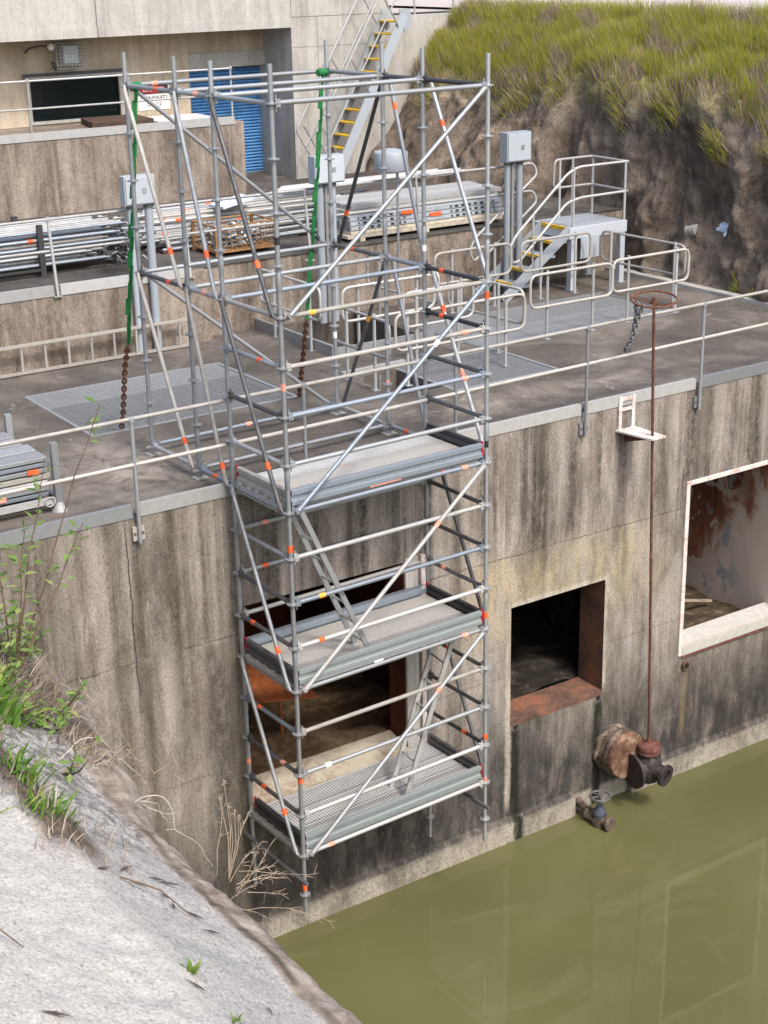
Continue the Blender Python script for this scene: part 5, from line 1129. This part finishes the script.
for (u, v, h, n, lab) in ((-4.72, -6.25, .42, 120, 'low green leafy weed growing at the top of the bank lip'), (-4.92, -6.75, .36, 140, 'low green leafy weed beside the bright grass tuft'), (-4.95, -7.75, .2, 40, 'small leafy weed between two grass tufts on the bank'), (-4.60, -6.05, .30, 140, 'bushy green weed right at the outer lip of the bank'), (-4.80, -7.15, .26, 120, 'dense low weed between the bright tuft and the lip'), (-5.15, -6.75, .30, 110, 'leafy weed on the soil strip at the left picture edge')):
    leafy((u, v, bank_at(u, v)), [((u + R.uniform(-.22, .22), v + R.uniform(-.25, .25), bank_at(u, v) + h * R.uniform(.5, 1.1)), n // 6, .15) for _ in range(7)], lab, .055)
# dead weed in front of the scaffold foot
b0 = Vector((-4.50, -8.45, 1.50)); m = MB()
for k in range(13):
    d = Vector((R.uniform(.1, 1.0), R.uniform(-.35, .25), R.uniform(-.25, .85))).normalized(); L = R.uniform(.16, .40); pts = [b0 + Vector((R.uniform(-.05, .05), R.uniform(-.16, .16), R.uniform(-.08, .05)))]
    for i in range(6): d = (d + Vector((R.uniform(-.15, .15), R.uniform(-.15, .15), R.uniform(-.2, .1)))).normalized(); pts.append(pts[-1] + d * L / 6)
    m.poly(pts, .0019, 5, r2=.001)
    for i in range(3, 7):
        for s in (0, 1): e = (d + Vector((R.uniform(-1, 1), R.uniform(-1, 1), R.uniform(-1, 1)))).normalized(); m.poly([pts[i], pts[i] + e * R.uniform(.02, .06)], .0013, 4, r2=.0008)
for k in range(5):   # tall stalks with dry flower heads
    d = Vector((R.uniform(-.15, .25), R.uniform(-.1, .15), 1)).normalized(); L = R.uniform(.32, .50); t_ = b0 + d * L; m.poly([b0, b0 + d * L * .5 + Vector((.02, 0, 0)), t_], .0024, 5, r2=.0014)
    for s in range(26): e = Vector((R.uniform(-1, 1), R.uniform(-1, 1), R.uniform(-.4, 1))).normalized(); m.blade(t_, e, e.cross(Vector((.3, .2, .9))).normalized(), R.uniform(.008, .026), .0025, Vector((0, 0, -.006)))
tag(m.build('dead_weed', 'dry_stem', loc=b0), 'pale dry weed with bare stalks in front of the scaffold foot', 'plant')
for k in range(5):   # long runners on the lip
    v = R.uniform(-8.0, -6.0); p = Vector((-4.72, v, bank_at(-4.72, v) + .02)); pts = [p + Vector((.045 * i, .02 * i * R.uniform(-1, 1), .03 * i * R.uniform(.1, 1.1) - .004 * i * i)) for i in range(11)]
    tag(MB().poly(pts, .003, 5, r2=.001).build('dry_stalk', 'dry_stem', loc=p), 'thin dry stalk arching out over the lip of the bank', 'stalk', 'dry stalks on the bank lip')
# fallen leaves and twigs on the concrete bank
for k in range(12):
    u, v = (R.uniform(-5.34, -5.0), R.uniform(-9.4, -8.8)) if k < 9 else (R.uniform(-6.0, -5.0), R.uniform(-10.3, -9.3)); z = bank_at(u, v) + .012; a = R.uniform(0, 6.3); d = Vector((math.cos(a), math.sin(a), -.5 * math.cos(a))).normalized(); s = d.cross(Vector((.5, 0, .85))).normalized(); L = R.uniform(.03, .06); p = Vector((u, v, z))
    tag(MB().add([p - d * L, p + s * L * .18 + Vector((0, 0, .004)), p + d * L, p - s * L * .18 + Vector((0, 0, .004)), p - Vector((0, 0, .004))], [(0, 1, 2, 3), (0, 4, 1), (1, 4, 2), (2, 4, 3), (3, 4, 0)]).build('fallen_leaf', 'dead_leaf', loc=p), 'dark narrow dead leaf lying on the concrete bank', 'leaf', 'dead leaves on the bank')
for (a, b) in (((-5.28, -9.1), (-5.08, -9.28)), ((-6.05, -9.65), (-5.9, -9.8))):
    p, q = Vector((*a, bank_at(*a) + .012)), Vector((*b, bank_at(*b) + .012)); tag(MB().poly([p, (p + q) / 2 + Vector((.02, 0, .02)), q], .004, 5, r2=.002).build('twig', 'brown_stem', loc=p), 'thin brown twig lying on the concrete bank', 'twig', 'twigs on the concrete bank')
# ------------------------------------------------------------------ light, sky, camera
w = bpy.data.worlds.new('World'); scn.world = w; w.use_nodes = True; nt = w.node_tree; nt.nodes.clear()
sk = nt.nodes.new('ShaderNodeTexSky'); sk.sky_type = 'NISHITA'; sk.sun_disc = False
sd = Vector((.02, -.62, .80)).normalized()   # towards the sun
sk.sun_elevation = math.asin(sd.z); sk.sun_rotation = math.atan2(sd.x, sd.y); sk.air_density = 1.0; sk.dust_density = 3.6; sk.ozone_density = 1.0
bg = nt.nodes.new('ShaderNodeBackground'); bg.inputs[1].default_value = .15; ow = nt.nodes.new('ShaderNodeOutputWorld')
nt.links.new(sk.outputs[0], bg.inputs[0]); nt.links.new(bg.outputs[0], ow.inputs[0])
L = bpy.data.lights.new('sun', 'SUN'); L.energy = 1.5; L.angle = rad(9); L.color = (1, .965, .91)
lo = bpy.data.objects.new('sun', L); col.objects.link(lo); lo.rotation_euler = (-sd).to_track_quat('-Z', 'Y').to_euler()
cd = bpy.data.cameras.new('camera'); co = bpy.data.objects.new('camera', cd); col.objects.link(co); scn.camera = co
cd.sensor_fit = 'VERTICAL'; cd.sensor_height = 24; cd.lens = 1535.41 / 1024 * 24; cd.clip_end = 500
r_, u_, w_ = Vector((0.82959197, -0.55804942, -0.01892087)), Vector((0.20763883, 0.27686403, 0.93820703)), Vector((0.51832738, 0.78225773, -0.3455569))
co.matrix_world = Matrix(((r_.x, u_.x, -w_.x, -7.17053), (r_.y, u_.y, -w_.y, -13.80751), (r_.z, u_.z, -w_.z, 5.44077), (0, 0, 0, 1)))
vs_ = scn.view_settings; vs_.view_transform = 'Standard'; vs_.look = 'None'; vs_.exposure = 1.12; vs_.gamma = 1; vs_.use_curve_mapping = False
scn.render.resolution_x, scn.render.resolution_y = 768, 1024
